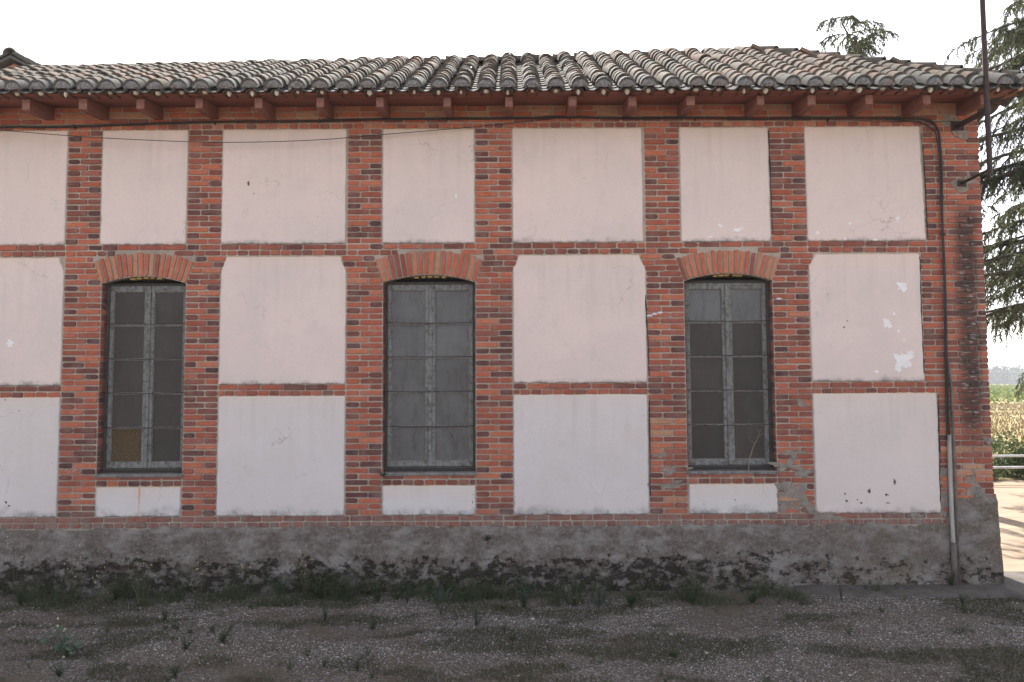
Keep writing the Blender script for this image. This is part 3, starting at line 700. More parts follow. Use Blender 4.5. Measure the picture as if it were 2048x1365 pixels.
def tile_geo(r0, r1, L, th, up, seg=8):
    """half-round clay tile along +v (length), lower end at v=0; up: cover (arch) or channel (trough)"""
    V = []
    for rr in (0, 1):
        for v, r in ((0, r0), (L, r1)):
            for k in range(seg + 1):
                t = math.pi * k / seg; q = r - th * rr; h = q * math.sin(t) * (1.0 if up else -.75) + (0 if up else .0)
                V.append((-q * math.cos(t), v, h))
    n = seg + 1; Fc = []
    for k in range(seg):
        Fc += [(k, k + 1, n + k + 1, n + k), (2 * n + k + 1, 2 * n + k, 3 * n + k, 3 * n + k + 1), (k + 1, k, 2 * n + k, 2 * n + k + 1)]
    if not up: Fc = [tuple(reversed(f)) for f in Fc]
    return V, Fc
COV = []; CHN = []
for q in range(6):
    V, Fc = tile_geo(.098 * R.uniform(.95, 1.04), .080, .40, .020, True); V = [(a + R.uniform(-.001, .001), b, c * R.uniform(.98, 1.02)) for a, b, c in V]; mb = MB(); mb.add(V, Fc); COV.append((mb.mesh('roof_tile', M['tile'], True), V, Fc))
    V, Fc = tile_geo(.082, .098, .40, .014, False); CHN.append((V, Fc))
for me, _, _ in COV:
    me.polygons.foreach_set('use_smooth', [True] * len(me.polygons)); me.set_sharp_from_angle(angle=math.radians(40))
SP, EXP = .2535, .185
roof_rest = MB(); cnt = 0; plugx = []
ncol = int((CX + 6.9) / SP)
cols = [CX - .10 - SP * c for c in range(ncol)]
slots = []
for ci, X in enumerate(cols):
    a = ang(X); smax = RUN / math.cos(a)
    if X > AX: smax *= max(0, (CX - X) / RUN)
    jx = R.uniform(-.012, .012)
    nrow = int((smax + .12) / EXP) + 1
    for r_ in range(nrow): slots.append((r_, ci, X + jx, a, smax))
slots.sort(key=lambda s: (s[0], abs(s[2])))
def place(V, X, s, a, n0, tilt, yaw, roll=0):
    ca, sa = math.cos(a), math.sin(a); cy, sy = math.cos(yaw), math.sin(yaw); o = []
    for (u, v, h) in V:
        u, v = u * cy - v * sy, u * sy + v * cy; h2 = h + n0 + .017 + (.40 - v) * tilt
        o.append((X + u, EY + (s + v) * ca - h2 * sa, EZ + (s + v) * sa + h2 * ca))
    return o
for (r_, ci, X, a, smax) in slots:
    s = r_ * EXP + R.uniform(-.035, .035) * (r_ > 0) - .03 + R.uniform(-.012, .012); tn = R.choice([.1, .3, .5, .6, .75, .95]) if X < 2.5 else R.choice([.3, .5, .7, .8, .95]); tn = 0.0 if r_ == 0 and R.random() < .85 else tn; yaw = R.uniform(-.075, .075); n0 = .040 + R.uniform(-.006, .008)
    me, V, Fc = R.choice(COV)
    if s > smax - .10: continue
    if cnt < 300 and -6.1 < X:
        o = link('roof_tile', me, roof); cnt += 1; o['tone'] = tn; ca, sa = math.cos(a), math.sin(a); th = a - .05
        up = Vector((0, -math.sin(th), math.cos(th))); fw = Vector((0, math.cos(th), math.sin(th)))
        xw = (Vector((1, 0, 0)) * math.cos(yaw) + fw * math.sin(yaw)).normalized(); fw = up.cross(xw).normalized()
        h0 = n0 + .037; p = Vector((X, EY + s * ca - h0 * sa, EZ + s * sa + h0 * ca))
        o.matrix_local = Matrix(((xw.x, fw.x, up.x, p.x), (xw.y, fw.y, up.y, p.y), (xw.z, fw.z, up.z, p.z), (0, 0, 0, 1)))
    else: roof_rest.add(place(V, X, s, a, n0, .05, yaw), Fc, tone=tn)
    V, Fc = R.choice(CHN)
    roof_rest.add(place(V, X + SP / 2, s - .012, a, .056, .03, R.uniform(-.03, .03)), Fc, tone=0.0 if r_ == 0 else R.choice([.1, .2, .3, .6]))
    if r_ == 0:
        ca, sa = math.cos(a), math.sin(a); h0 = n0 + .037; rr = .094; mb = MB(); sg = 10
        # mortar filling of the eave tile
        ring = [(-rr * math.cos(math.pi * k / sg), rr * .98 * math.sin(math.pi * k / sg)) for k in range(sg + 1)]
        base = Vector((X, EY + s * ca - h0 * sa, EZ + s * sa + h0 * ca))
        V = []
        for f, dy in ((1.0, .004), (.62, -.022), (.0, -.034)):
            if f == 0: V.append((0 + R.uniform(-.01, .01), dy, .035))
            else: V += [(x_ * f + R.uniform(-.003, .003), dy + R.uniform(-.003, .003), (h_ - .035) * f + .035 - (.006 if f == 1 else 0)) for x_, h_ in ring]
        n = sg + 1; Fc = [(k, k + 1, n + k + 1, n + k) for k in range(sg)] + [(n + k, n + k + 1, 2 * n) for k in range(sg)] + [(sg, 0, n, n + sg), (n + sg, n, 2 * n)]
        mb.add([tuple(base + Vector(v)) for v in V], [tuple(f) for f in Fc]); mb.build('tile_plug', M['plug'], roof, True)
        # small under-tile and pale mortar nub below it
        um = MB(); V2, F2 = tile_geo(.062 * R.uniform(.85, 1.1), .058, .16, .013, True, 6); off = R.uniform(-.015, .015)
        um.add([(X + off + u, EY - .012 + v, 5.490 + h * .75 - .024) for u, v, h in V2], F2, tone=R.choice([.6, .9, 1, .3])); um.build('under_tile', M['tile'], roof)
        pm = MB(); pts = []; w_ = R.uniform(.016, .038)
        V3 = []; h_ = R.uniform(.018, .056)
        for lv in range(4):
            t = lv / 3
            for k in range(8):
                q = 2 * math.pi * k / 8; rad = w_ * math.sqrt(max(0, 1 - t * t * .93)); V3.append((X + off + rad * math.cos(q), EY + .025 + rad * .9 * math.sin(q), 5.503 - h_ * t - .008 + R.uniform(-.002, .002)))
        F3 = [(lv * 8 + k, (lv + 1) * 8 + k, (lv + 1) * 8 + (k + 1) % 8, lv * 8 + (k + 1) % 8) for lv in range(3) for k in range(8)] + [tuple(24 + 7 - k for k in range(8)), tuple(range(8))]
        pm.add(V3, F3); pm.build('mortar_nub', M['white_mortar'], roof, True)
# right-hand slope (faces +x) and back slope, simpler columns
def tile_run(mbx, fn, s0, s1):
    s = s0
    while s < s1 - .1:
        V, Fc = COV[R.randrange(6)][1:]; mbx.add(fn(V, s, .040), Fc, tone=R.choice([.3, .6, .8, .95])); V, Fc = R.choice(CHN); mbx.add(fn(V, s, .080, SP / 2), Fc, tone=.3); s += EXP
a_s = ang(5)
yy_ = EY + .12
while yy_ < BY - .1:
    smax = (RUN - abs(yy_ - RY)) / math.cos(a_s)
    def fn(V, s, n0, du=0.0, yy_=yy_):
        ca, sa = math.cos(a_s), math.sin(a_s); o = []
        for u, v, h in V: h2 = h + n0 + (.40 - v) * .05; o.append((CX - (s + v) * ca + h2 * sa, yy_ + u + du, EZ + (s + v) * sa + h2 * ca))
        return o
    tile_run(roof_rest, fn, -.03, smax); yy_ += SP
# hip caps and ridge caps
def caps(p, q, r, name):
    p, q = Vector(p), Vector(q); d = q - p; L = d.length; d.normalize(); side = d.cross(Vector((0, 0, 1))).normalized(); up = side.cross(d); s = 0
    while s < L:
        V, Fc = tile_geo(r * R.uniform(.95, 1.05), r * .82, .42, .014, True); ji = R.uniform(-.02, .02); tn = R.uniform(.1, .7); hh = R.uniform(-.004, .004)
        roof_rest.add([tuple(p + d * (s + v) + side * (u + ji) + up * (h + (.4 - v) * .07 + hh)) for u, v, h in V], Fc, tone=tn); s += .30
caps((CX - .10, EY + .10, EZ + .13), (AX + .1, RY - .1, zr(AX) + .03), .10, 'hip')
caps((-6.9, RY, zr(-6.9) + .015), (AX + .05, RY, zr(AX) + .015), .10, 'ridge')
caps((CX - .10, BY - .10, EZ + .13), (AX + .1, RY + .1, zr(AX) + .03), .10, 'hip')
rt_ = tag(roof_rest.build('roof_tiling', M['tile'], roof, True), kind='stuff'); rt_.data.set_sharp_from_angle(angle=math.radians(40))

# ------------------------------------------------------------------ things fixed to the building
def wirething(name, pts, rad, mat, label, cat, group=None, seg=6):
    mb = MB(); b = Vector(pts[0]); mb.tube([Vector(p) - b for p in pts], rad, seg); o = mb.build(name, mat, smooth=True); o.location = b; return tag(o, label, cat, group)
def along(pxs, Y, n=6):
    P = [onY(x, y, Y if not isinstance(Y, list) else Y[i]) for i, (x, y) in enumerate(pxs)]; out = []
    for i in range(len(P) - 1):
        p0, p1, p2, p3 = P[max(0, i - 1)], P[i], P[i + 1], P[min(len(P) - 1, i + 2)]
        for k in range(n):
            t = k / n; out.append(.5 * ((2 * p1) + (p2 - p0) * t + (2 * p0 - 5 * p1 + 4 * p2 - p3) * t * t + (3 * p1 - p0 - 3 * p2 + p3) * t ** 3))
    out.append(P[-1]); return out
wirething('electric_cable', along([(-160, 258), (0, 254), (120, 254), (300, 248), (430, 244), (600, 243), (720, 240), (860, 238), (1020, 237), (1140, 235), (1265, 237), (1390, 236), (1520, 238), (1640, 236), (1760, 237), (1830, 237), (1862, 243), (1876, 262), (1880, 290),
          (1883, 330), (1885, 450), (1890, 560), (1893, 700), (1896, 820), (1899, 885)], -.035), .0135, M['cable'],
          'thick black cable running under the rafters and down the corner pier', 'cable')
wirething('electric_cable', along([(1770, 239), (1825, 243), (1850, 250), (1868, 262), (1874, 280), (1879, 320), (1882, 400), (1888, 560), (1890, 700), (1894, 880)], -.055), .008, M['cable'],
          'thinner black cable looping beside the thick one at the top of the corner pier', 'cable')
wirething('overhead_wire', along([(-200, 246), (0, 261), (200, 276), (430, 285), (620, 281), (760, 270), (950, 254), (1110, 237)], [-.25, -.2, -.16, -.12, -.10, -.08, -.06, -.03]), .0042, M['cable'],
          'thin black wire sagging across the upper left plaster panels', 'wire')
wirething('overhead_wire', along([(1090, 232), (1300, 237), (1500, 238), (1640, 240), (1800, 243), (1935, 243)], -.045), .0032, M['cable'],
          'very thin straight wire below the eave toward the mast bracket', 'wire')
for p in ((150, 254), (430, 246), (640, 243), (893, 240), (1140, 238), (1390, 239), (1655, 240), (1886, 470), (1890, 640)):      # clips
    q = onY(p[0], p[1], -.02)
    mb = MB(); mb.box(-.006, .006, -.035, .012, -.018, .018); o = mb.build('cable_clip', M['iron']); o.location = q
    tag(o, 'small iron clip pinning the thick black cable to the brickwork', 'cable clip', 'clips along the black cable')
a_, b_ = onY(1898, 870, -.03), onY(1908, 1172, -.06)
wirething('conduit_pipe', [a_, a_.lerp(b_, .15), a_.lerp(b_, .5), onY(1907, 1090, -.055), (b_.x, b_.y, .02)], .024, M['zinc'], 'worn pale zinc conduit at the foot of the corner pier', 'pipe', seg=10)
a_, b_ = onY(1903, 780, -.035), onY(1919, 1180, -.09)
wirething('conduit_pipe', [onY(1896, 720, -.03), a_, a_.lerp(b_, .5), (b_.x, b_.y, .02)], .0155, M['pipe'], 'slim dark steel conduit standing right beside the pale zinc one', 'pipe', seg=8)
a_ = onY(1907, 1085, -.055); b_ = onY(1911, 1165, -.07)
sleeve = wirething('pipe_sleeve', [a_, (b_.x, b_.y, .03)], .034, M['pipe'], 'rusty sleeve round the base of the zinc conduit', 'pipe sleeve', seg=10)
# mast
mast = empty('antenna_mast', (5.10, -.70, 4.5)); tag(mast, 'rusty iron mast bracketed off the corner rising past the eave', 'mast')
def mp(name, fn):
    mb = MB(); fn(mb); mb.v = [(a - 5.10, b + .70, c - 4.5) for a, b, c in mb.v]; return mb.build(name, M['iron'], mast)
mp('pole', lambda m: m.tube([(5.10, -.70, 4.50), (5.10, -.70, 6.0), (5.105, -.70, 8.6)], .026, 10))
mp('bracket', lambda m: (m.tube([(5.10, -.72, 4.56), (5.22, 0.01, 4.60)], .018, 4), m.box(5.17, 5.27, -.018, -.010, 4.56, 4.64)))
mp('bracket', lambda m: (m.tube([(5.10, -.72, 5.20), (5.19, 0.01, 5.275)], .032, 4), m.box(5.12, 5.27, -.018, -.010, 5.22, 5.33)))
mp('clamp', lambda m: m.tube([(5.10, -.70, 5.16), (5.10, -.70, 5.24)], .034, 10))

# ------------------------------------------------------------------ house behind, left
H2 = empty('gabled_house', (-9.66, 5.6, 0)); tag(H2, 'brick gable end peeking over the left end of the tiled roof', 'house')
gp = MB(); hw, ze, zt = 3.2, 8.72 - 3.2 * .53, 8.66
gp.extr([(-hw + .2, 0), (hw - .2, 0), (hw - .2, ze), (0, zt - .06), (-hw + .2, ze)], 0, 6); gp.build('wall', M['brickwall'], H2)
rp = MB()
for s in (-1, 1):
    V = [(0, -.12, zt), (s * hw, -.12, ze), (s * hw, 6.2, ze), (0, 6.2, zt)]; V += [(a, b, c + .05) for a, b, c in V]
    rp.add(V, [(0, 1, 2, 3), (7, 6, 5, 4), (0, 4, 5, 1), (1, 5, 6, 2), (2, 6, 7, 3)])
rf = rp.build('roof', M['tile'], H2)
tm = MB()
for s in (-1, 1):
    sl_ = Vector((s * hw, 0, ze - zt)); L = sl_.length; d = sl_.normalized(); nrm = Vector((-d.z * s, 0, d.x * s)) if s > 0 else Vector((d.z, 0, -d.x)); nrm = Vector((nrm.x, 0, abs(nrm.z)))
    for c_ in range(3):
        t = .12
        while t < L:
            V, Fc = R.choice(COV)[1:]; tm.add([tuple(Vector((0, -.06 + c_ * .25 + u, zt + .06)) + d * (t - v * 1.0 + .3) + nrm * (h + v * .08)) for u, v, h in V], Fc, tone=R.random() * .5); t += .26
V_ = 0
for q in range(16):
    V, Fc = R.choice(COV)[1:]; tm.add([(u * 1.35, -.16 + q * .32 + v, zt + .05 + h * 1.3 + .02) for u, v, h in V], Fc, tone=R.random() * .5)
tag(tm.build('roof_tiling', M['tile'], rf), kind='stuff')

# ------------------------------------------------------------------ trees
def tri_cloud(P, D, ln, wd, rng):
    """thin needle-spray triangles at points P along directions D"""
    n = len(P); rnd = rng.normal(size=(n, 3)); side = np.cross(D, rnd); side /= np.linalg.norm(side, axis=1, keepdims=True) + 1e-9
    ln = ln * rng.uniform(.6, 1.3, (n, 1)); wd = wd * rng.uniform(.7, 1.3, (n, 1))
    V = np.stack([P - side * wd, P + side * wd, P + D * ln], 1).reshape(-1, 3); return V, np.arange(3 * n).reshape(-1, 3)
def cedar(x, y, H, hlo, Lmax, nl, label, seed, bias=None, topnod=(0, 0), group='cedars behind the building', dens=1.0):
    rng = np.random.default_rng(seed); r = random.Random(seed); root = empty('cedar_tree', (x, y, 0)); tag(root, label, 'tree', group)
    tk = MB(); pts = []; rad = []
    for k in range(13):
        t = k / 12; nod = max(0, t - .86) / .14; pts.append((topnod[0] * nod ** 2 + .05 * math.sin(t * 9 + seed), topnod[1] * nod ** 2 + .05 * math.cos(t * 7), H * t * (1 - .02 * nod))); rad.append(max(.018, .034 * H * (1 - t) ** .9 * .8))
    tk.tube(pts, rad, 9); tk.build('trunk', M['bark'], root, True)
    lm = MB(); PP = []; DD = []; TT = []
    for q in range(nl):
        u = (q + r.random()) / nl; h = hlo + (H - hlo) * u ** .92; L = Lmax * (1 - u) ** .62 * r.uniform(.55, 1.15) + .32; az = r.uniform(0, 2 * math.pi) if bias is None else r.gauss(bias[0], bias[1])
        d = Vector((math.cos(az), math.sin(az), 0)); sdv = Vector((-d.y, d.x, 0)); rise = r.uniform(.12, .30); droop = r.uniform(.30, .48)
        nh = max(0, h / H - .86) / .14; off_ = Vector((topnod[0] * nh ** 2, topnod[1] * nh ** 2, 0))
        def at(t): return off_ + Vector((0, 0, h)) + d * L * t + Vector((0, 0, L * (rise * t - droop * t * t))) + sdv * (.06 * L * math.sin(t * 3 + q))
        lp = [at(t) for t in np.linspace(0, 1, 8)]; lm.tube(lp, [max(.006, .018 * L * (1 - t) ** 1.1 + .004) for t in np.linspace(0, 1, 8)], 5)
        nbr = int((7 + L * 7) * dens)
        for b in range(nbr):
            t = .10 + .90 * (b + r.random()) / nbr; p = at(t); s = r.choice((-1, 1)); l2 = (.22 * L * (1 - t) + .30) * r.uniform(.6, 1.25)
            dd = (d * r.uniform(.3, .9) + sdv * s * r.uniform(.4, 1.0)).normalized(); dr = r.uniform(.35, 1.0); tone = r.random()
            npt = max(5, int(l2 / .034)); prev = None; bp = []
            for k in range(npt + 1):
                w_ = k / npt; pt = p + dd * l2 * w_ * (1 - .25 * w_) + Vector((0, 0, -dr * l2 * w_ ** 1.7)); bp.append(pt)
            lm.tube([bp[0], bp[len(bp) // 2], bp[-1]], [.006, .004, .002], 3, cap=False)
            for k in range(1, npt + 1):
                dv = (bp[k] - bp[k - 1]).normalized()
                for e in range(3):
                    v = dv * .75 + Vector((r.uniform(-1, 1), r.uniform(-1, 1), r.uniform(-.9, .5))) * .75; PP.append(tuple(bp[k])); DD.append(tuple(v.normalized())); TT.append(min(1, max(0, tone * .5 + r.random() * .5)))
                if k % 4 == 2:      # hanging twig
                    hl = r.uniform(.10, .34); m_ = int(hl / .04); sx = Vector((r.uniform(-.35, .35), r.uniform(-.35, .35), -1)).normalized()
                    for e in range(m_): 
                        pe = bp[k] + sx * (e * .04); v = sx * .8 + Vector((r.uniform(-1, 1), r.uniform(-1, 1), r.uniform(-.5, .5))) * .6
                        PP.append(tuple(pe)); DD.append(tuple(v.normalized())); TT.append(r.random() * .8)
    tag(lm.build('limb', M['bark'], root, True), kind='stuff')
    V, Fc = tri_cloud(np.array(PP), np.array(DD), .115, .0125, rng)
    tag(npmesh('foliage', V, Fc, M['cedar'], np.array(TT), root), kind='stuff'); return root
cedar(13.6, 7.2, 15.5, 3.6, 5.0, 125, 'tall cedar with drooping branches right of the building corner', 5, bias=(math.pi * 1.02, .75))
t2 = onY(1690, 118, 7.6)
cedar(t2.x + .45, 7.6, t2.z + 1.0, 5.0, 2.2, 44, 'small nodding cedar top rising behind the right slope of the roof', 11, topnod=(-.5, 0), dens=.75)

# ------------------------------------------------------------------ beyond the yard, right
def leaf_blob(mb_pts, cx, cy, cz_, rx, ry, rz, n, rng):
    P = rng.normal(size=(n, 3)); P /= np.linalg.norm(P, axis=1, keepdims=True); P *= rng.uniform(.55, 1, (n, 1)) ** .5; P[:, 2] = np.abs(P[:, 2]) * 1.0 - .05
    lump = 1 + .22 * np.sin(P[:, 0] * 5 + cx) * np.cos(P[:, 1] * 4 + cy); P *= lump[:, None]
    mb_pts.append(P * [rx, ry, rz] + [cx, cy, cz_])
def leafy(name, centres, nper, size, mat, rng, parent=None):
    pts = []
    for c in centres: leaf_blob(pts, *c, nper, rng)
    P = np.concatenate(pts); D = rng.normal(size=P.shape); D /= np.linalg.norm(D, axis=1, keepdims=True); V, Fc = tri_cloud(P, D, size, size * .4, rng); return npmesh(name, V, Fc, mat, rng.random(len(P)), parent)
gr = empty('guard_rail', (14, 8.6, 0)); tag(gr, 'pale two-rail metal barrier along the far side of the sunny yard', 'railing')
for z in (.36, .62): mb = MB(); mb.tube([(-4, 0, z), (12, 0, z + .01), (26, .2, z)], .028, 8); mb.build('rail', M['rail'], gr)
for q in range(11): mb = MB(); mb.tube([(-4 + q * 2.8, 0.01, -.02), (-4 + q * 2.8, 0.01, .70)], .04, 8); mb.build('post', M['rail'], gr)
for q in range(5):
    x = 10.4 + q * 1.7; rt = empty('bush', (x, 9.9 + .3 * math.sin(q * 2), 0))
    tag(rt, ['taller rounded green bush just behind the pale railing', 'lower rounded green bush just behind the pale railing'][q % 2], 'bush', 'hedge bushes behind the railing')
    hh = .95 + .2 * math.sin(q * 3.3); o = leafy('foliage', [(0, 0, .1, 1.1, .8, hh), (.5, -.3, .05, .7, .6, hh * .7)], 2600, .07, M['bush'], NR, rt)
    mb = MB(); mb.tube([(0, 0, -.05), (.05, 0, .5)], .04, 6); mb.build('stem', M['bark'], rt)
dg = []      # dry grass on the bank
n = 40000; X = NR.uniform(9, 50, n); Y = 11 + NR.random(n) ** 1.4 * 50; Zb = .02 + .30 * np.clip((Y - 10) / 8, 0, 1)
P = np.stack([X, Y, Zb], 1); D = np.stack([NR.normal(0, .35, n), NR.normal(0, .35, n), np.ones(n)], 1); D /= np.linalg.norm(D, axis=1, keepdims=True)
V, Fc = tri_cloud(P, D, .17, .03, NR); tag(npmesh('dry_grass', V, Fc, simple('bleached_grass', (.22, .165, .085), (.34, .26, .15), .6, .95, .1, 0), NR.random(n)), 'bleached dry grass on the bank beyond the railing', 'grass', kind='stuff')
cen = []
for y in range(62, 250, 7):
    for x in np.arange(y * .55, y * .95 + 12, 2.2): cen.append((x + NR.uniform(-.5, .5), y + NR.uniform(-.6, .6), .35 + (y - 75) * .0022, 1.5, 1.2, 1.15 * NR.uniform(.8, 1.2)))
tag(leafy('vineyard', cen, 55, .34, M['vine'], NR), 'sunlit green vineyard beyond the dry grass bank', 'vineyard', kind='stuff')
cen = []
for q in range(420):
    y = NR.uniform(520, 640); cen.append((NR.uniform(y * .5, y * 1.0), y, 1.0, NR.uniform(5, 9), 6, NR.uniform(9, 14)))
tag(leafy('forest', cen, 160, 2.6, M['forest'], NR), 'hazy blue-green line of woods on the horizon', 'forest', kind='stuff')

# ------------------------------------------------------------------ gravel, grass, straw in front of the wall
n = 150000
X = NR.uniform(-5.6, 6.6, n); Y = -.25 - NR.random(n) * 3.3
keep = np.array([fbm(x * .6, y * 1.3, 1.0, 4, 2.2) + .42 + R.uniform(-.28, .28) > .33 for x, y in zip(X, Y)]); X, Y = X[keep], Y[keep]; n = len(X)
Zg = np.array([gz(x, y) for x, y in zip(X, Y)])
base = np.array([(1, 0, 0), (-1, 0, 0), (0, 1, 0), (0, -1, 0), (0, 0, 1), (0, 0, -1)], float); tri = np.array([(0, 2, 4), (2, 1, 4), (1, 3, 4), (3, 0, 4), (2, 0, 5), (1, 2, 5), (3, 1, 5), (0, 3, 5)])
s = (NR.random(n) ** 2.6 * .008 + .0042 + (NR.random(n) > .996) * .012)[:, None, None]; jit = NR.uniform(.6, 1.2, (n, 6, 1)); th = NR.uniform(0, 6.28, n); cth, sth = np.cos(th)[:, None], np.sin(th)[:, None]
V = base[None] * jit * s * np.array([1.15, .9, .6]); vx = V[:, :, 0] * cth - V[:, :, 1] * sth; vy = V[:, :, 0] * sth + V[:, :, 1] * cth; V[:, :, 0], V[:, :, 1] = vx, vy
V += np.stack([X, Y, Zg + .002], 1)[:, None, :]; Fc = (tri[None] + 6 * np.arange(n)[:, None, None]).reshape(-1, 3); tn = np.repeat(NR.random(n) ** 1.5, 8)
tag(npmesh('gravel', V.reshape(-1, 3), Fc, M['stone'], tn), 'grey gravel strewn over the shaded ground before the wall', 'gravel', kind='stuff')
def scatter(n, cond, ln, wd, lean, mat, name, label, cat, zoff=0.0):
    P = []; 
    while len(P) < n:
        x, y = R.uniform(-5.6, 6.4), -.12 - R.random() * 3.4
        if cond(x, y): P.append((x, y, gz(x, y) + zoff))
    P = np.array(P); D = NR.normal(0, lean, (n, 3)); D[:, 2] = np.abs(NR.normal(.0 if lean > 2 else 1, .12 if lean > 2 else .25, n)); D /= np.linalg.norm(D, axis=1, keepdims=True)
    V, Fc = tri_cloud(P, D, ln, wd, NR); tag(npmesh(name, V, Fc, mat, NR.random(n)), label, cat, kind='stuff')
def gmask(x, y): return fbm(x * 1.15, y * 2.6, 1.0, 5, 6.6) + R.uniform(-.10, .10) + (.04 if y > -.75 and x < 2.6 else 0) > .15
scatter(70000, gmask, .040, .0024, .75, M['grass'], 'short_grass', 'short dark grass in patches between the gravel', 'grass')
scatter(15000, lambda x, y: fbm(x * .6, y * 1.2, 1, 3, 9.9) + (.15 if y > -1.3 and x < 0 else 0) > R.uniform(-.1, .3), .075, .0013, 6.0, M['straw'], 'dead_straw', 'dead straw and stalks lying flat on the gravel', 'straw', .006)
scatter(2600, lambda x, y: y > -.62 and x < 3.2 and fbm(x * 2.2, y * 2.2, 1, 4, 1.9) > R.uniform(.0, .35) + (.15 if y < -.4 else 0), .16, .0030, .8, M['weed'], 'wall_foot_grass', 'dark green grass growing along the foot of the wall', 'grass')

ug = MB(); r = random.Random(91)
for q in range(330):
    near_ = q < 230
    if near_: x = r.choice((-5.75, -5.2, -4.75, -4.3, -4.15, -3.6, -3.05, -2.6, -2.35, -2.1, -1.85, -1.6, -1.2, -.85, -.6, -.3, .1, .65, .95, 1.3, 2.05, 2.7, 4.05)) + r.gauss(0, .10); y = -.10 - abs(r.gauss(0, .16))
    else: x = r.uniform(-5.8, 5.8); y = -.35 - r.random() * 2.7
    if y < -.7 and fbm(x * .8, y * 1.4, 1, 3, 7.7) < .05: continue
    h = r.uniform(.08, .30) if near_ else r.uniform(.03, .10); b0 = Vector((x, y, gz(x, y)))
    for k in range(r.randint(3, 8)):
        a = r.uniform(0, 6.283); o_ = Vector((math.cos(a), math.sin(a), 0)) * h * r.uniform(.2, .7); hh = h * r.uniform(.5, 1.1)
        for m_ in range(6):
            t = (m_ + 1) / 6; pp = b0 + o_ * t ** 1.3 + Vector((0, 0, hh * t)); a2 = r.uniform(0, 6.283); d_ = Vector((math.cos(a2), math.sin(a2), r.uniform(-.2, .8))).normalized(); l_ = r.uniform(.012, .034); s_ = d_.cross(Vector((r.uniform(-1, 1), r.uniform(-1, 1), 1))).normalized() * l_ * .24
            ug.add([tuple(pp), tuple(pp + d_ * l_ * .5 + s_), tuple(pp + d_ * l_), tuple(pp + d_ * l_ * .5 - s_)], [(0, 1, 2, 3)], tone=r.random())
        s_ = Vector((.0012, 0, 0)); e_ = b0 + o_ + Vector((0, 0, hh)); ug.add([tuple(b0 - s_), tuple(b0 + s_), tuple(e_ + s_), tuple(e_ - s_)], [(0, 1, 2, 3)], tone=.2)
tag(ug.build('undergrowth', M['weed']), 'scrubby low weeds mixed along the wall foot and gravel', 'weeds', kind='stuff')

# individual plants -------------------------------------------------------
def blades(mb, n, h, sp, w_, r, curve=.5):
    for q in range(n):
        a = r.uniform(0, 6.283); b = Vector((math.cos(a), math.sin(a), 0)); s = Vector((-b.y, b.x, 0)) * w_; o = b * r.uniform(0, sp * .35); hh = h * r.uniform(.55, 1.1); out = sp * r.uniform(.2, 1.0)
        P = [o + b * out * t ** 1.8 + Vector((0, 0, hh * (t - curve * .45 * t * t))) for t in (0, .4, .75, 1)]
        V = [tuple(P[0] - s), tuple(P[0] + s), tuple(P[1] + s * .85), tuple(P[1] - s * .85), tuple(P[2] + s * .6), tuple(P[2] - s * .6), tuple(P[3])]
        mb.add(V, [(0, 1, 2, 3), (3, 2, 4, 5), (5, 4, 6)], tone=r.random())
def leaf(mb, p, d, l, w_, r, tone=None):
    s = d.cross(Vector((r.uniform(-1, 1), r.uniform(-1, 1), 1.2))).normalized() * w_; m_ = p + d * l * .5 + Vector((0, 0, l * .08))
    mb.add([tuple(p), tuple(m_ + s), tuple(p + d * l), tuple(m_ - s)], [(0, 1, 2, 3)], tone=r.random() if tone is None else tone)
def grass_tuft(p, h, sp, n, mat, label, seed, w_=.0035, curve=.5, group=None, name='grass_tuft', cat='weed'):
    r = random.Random(seed); mb = MB(); blades(mb, n, h, sp, w_, r, curve); o = mb.build(name, mat); o.location = p; tag(o, label, cat, group); return o
def leafy_weed(p, h, sp, n, mat, label, seed, ls=.03, name='leafy_weed', group=None):
    r = random.Random(seed); root = empty(name, p); tag(root, label, 'weed', group); st = MB(); lf = MB(); n = int(n * 1.35); ls *= 1.2
    for q in range(n):
        a = r.uniform(0, 6.283); b = Vector((math.cos(a), math.sin(a), 0)); hh = h * r.uniform(.5, 1.1); out = sp * r.uniform(.1, 1)
        P = [b * out * t ** 1.4 + Vector((0, 0, hh * t)) for t in (0, .35, .7, 1)]; st.tube(P, [.003, .0025, .002, .001], 3, cap=False)
        m_ = max(5, int(hh / .018))
        for k in range(m_):
            t = (k + 1) / m_; pp = b * out * t ** 1.4 + Vector((0, 0, hh * t)); a2 = r.uniform(0, 6.283)
            leaf(lf, pp, Vector((math.cos(a2), math.sin(a2), r.uniform(-.1, .7))).normalized(), ls * r.uniform(.6, 1.3), ls * .26, r)
    st.build('stem', M['weed'], root); tag(lf.build('leaves', mat, root), kind='stuff'); return root
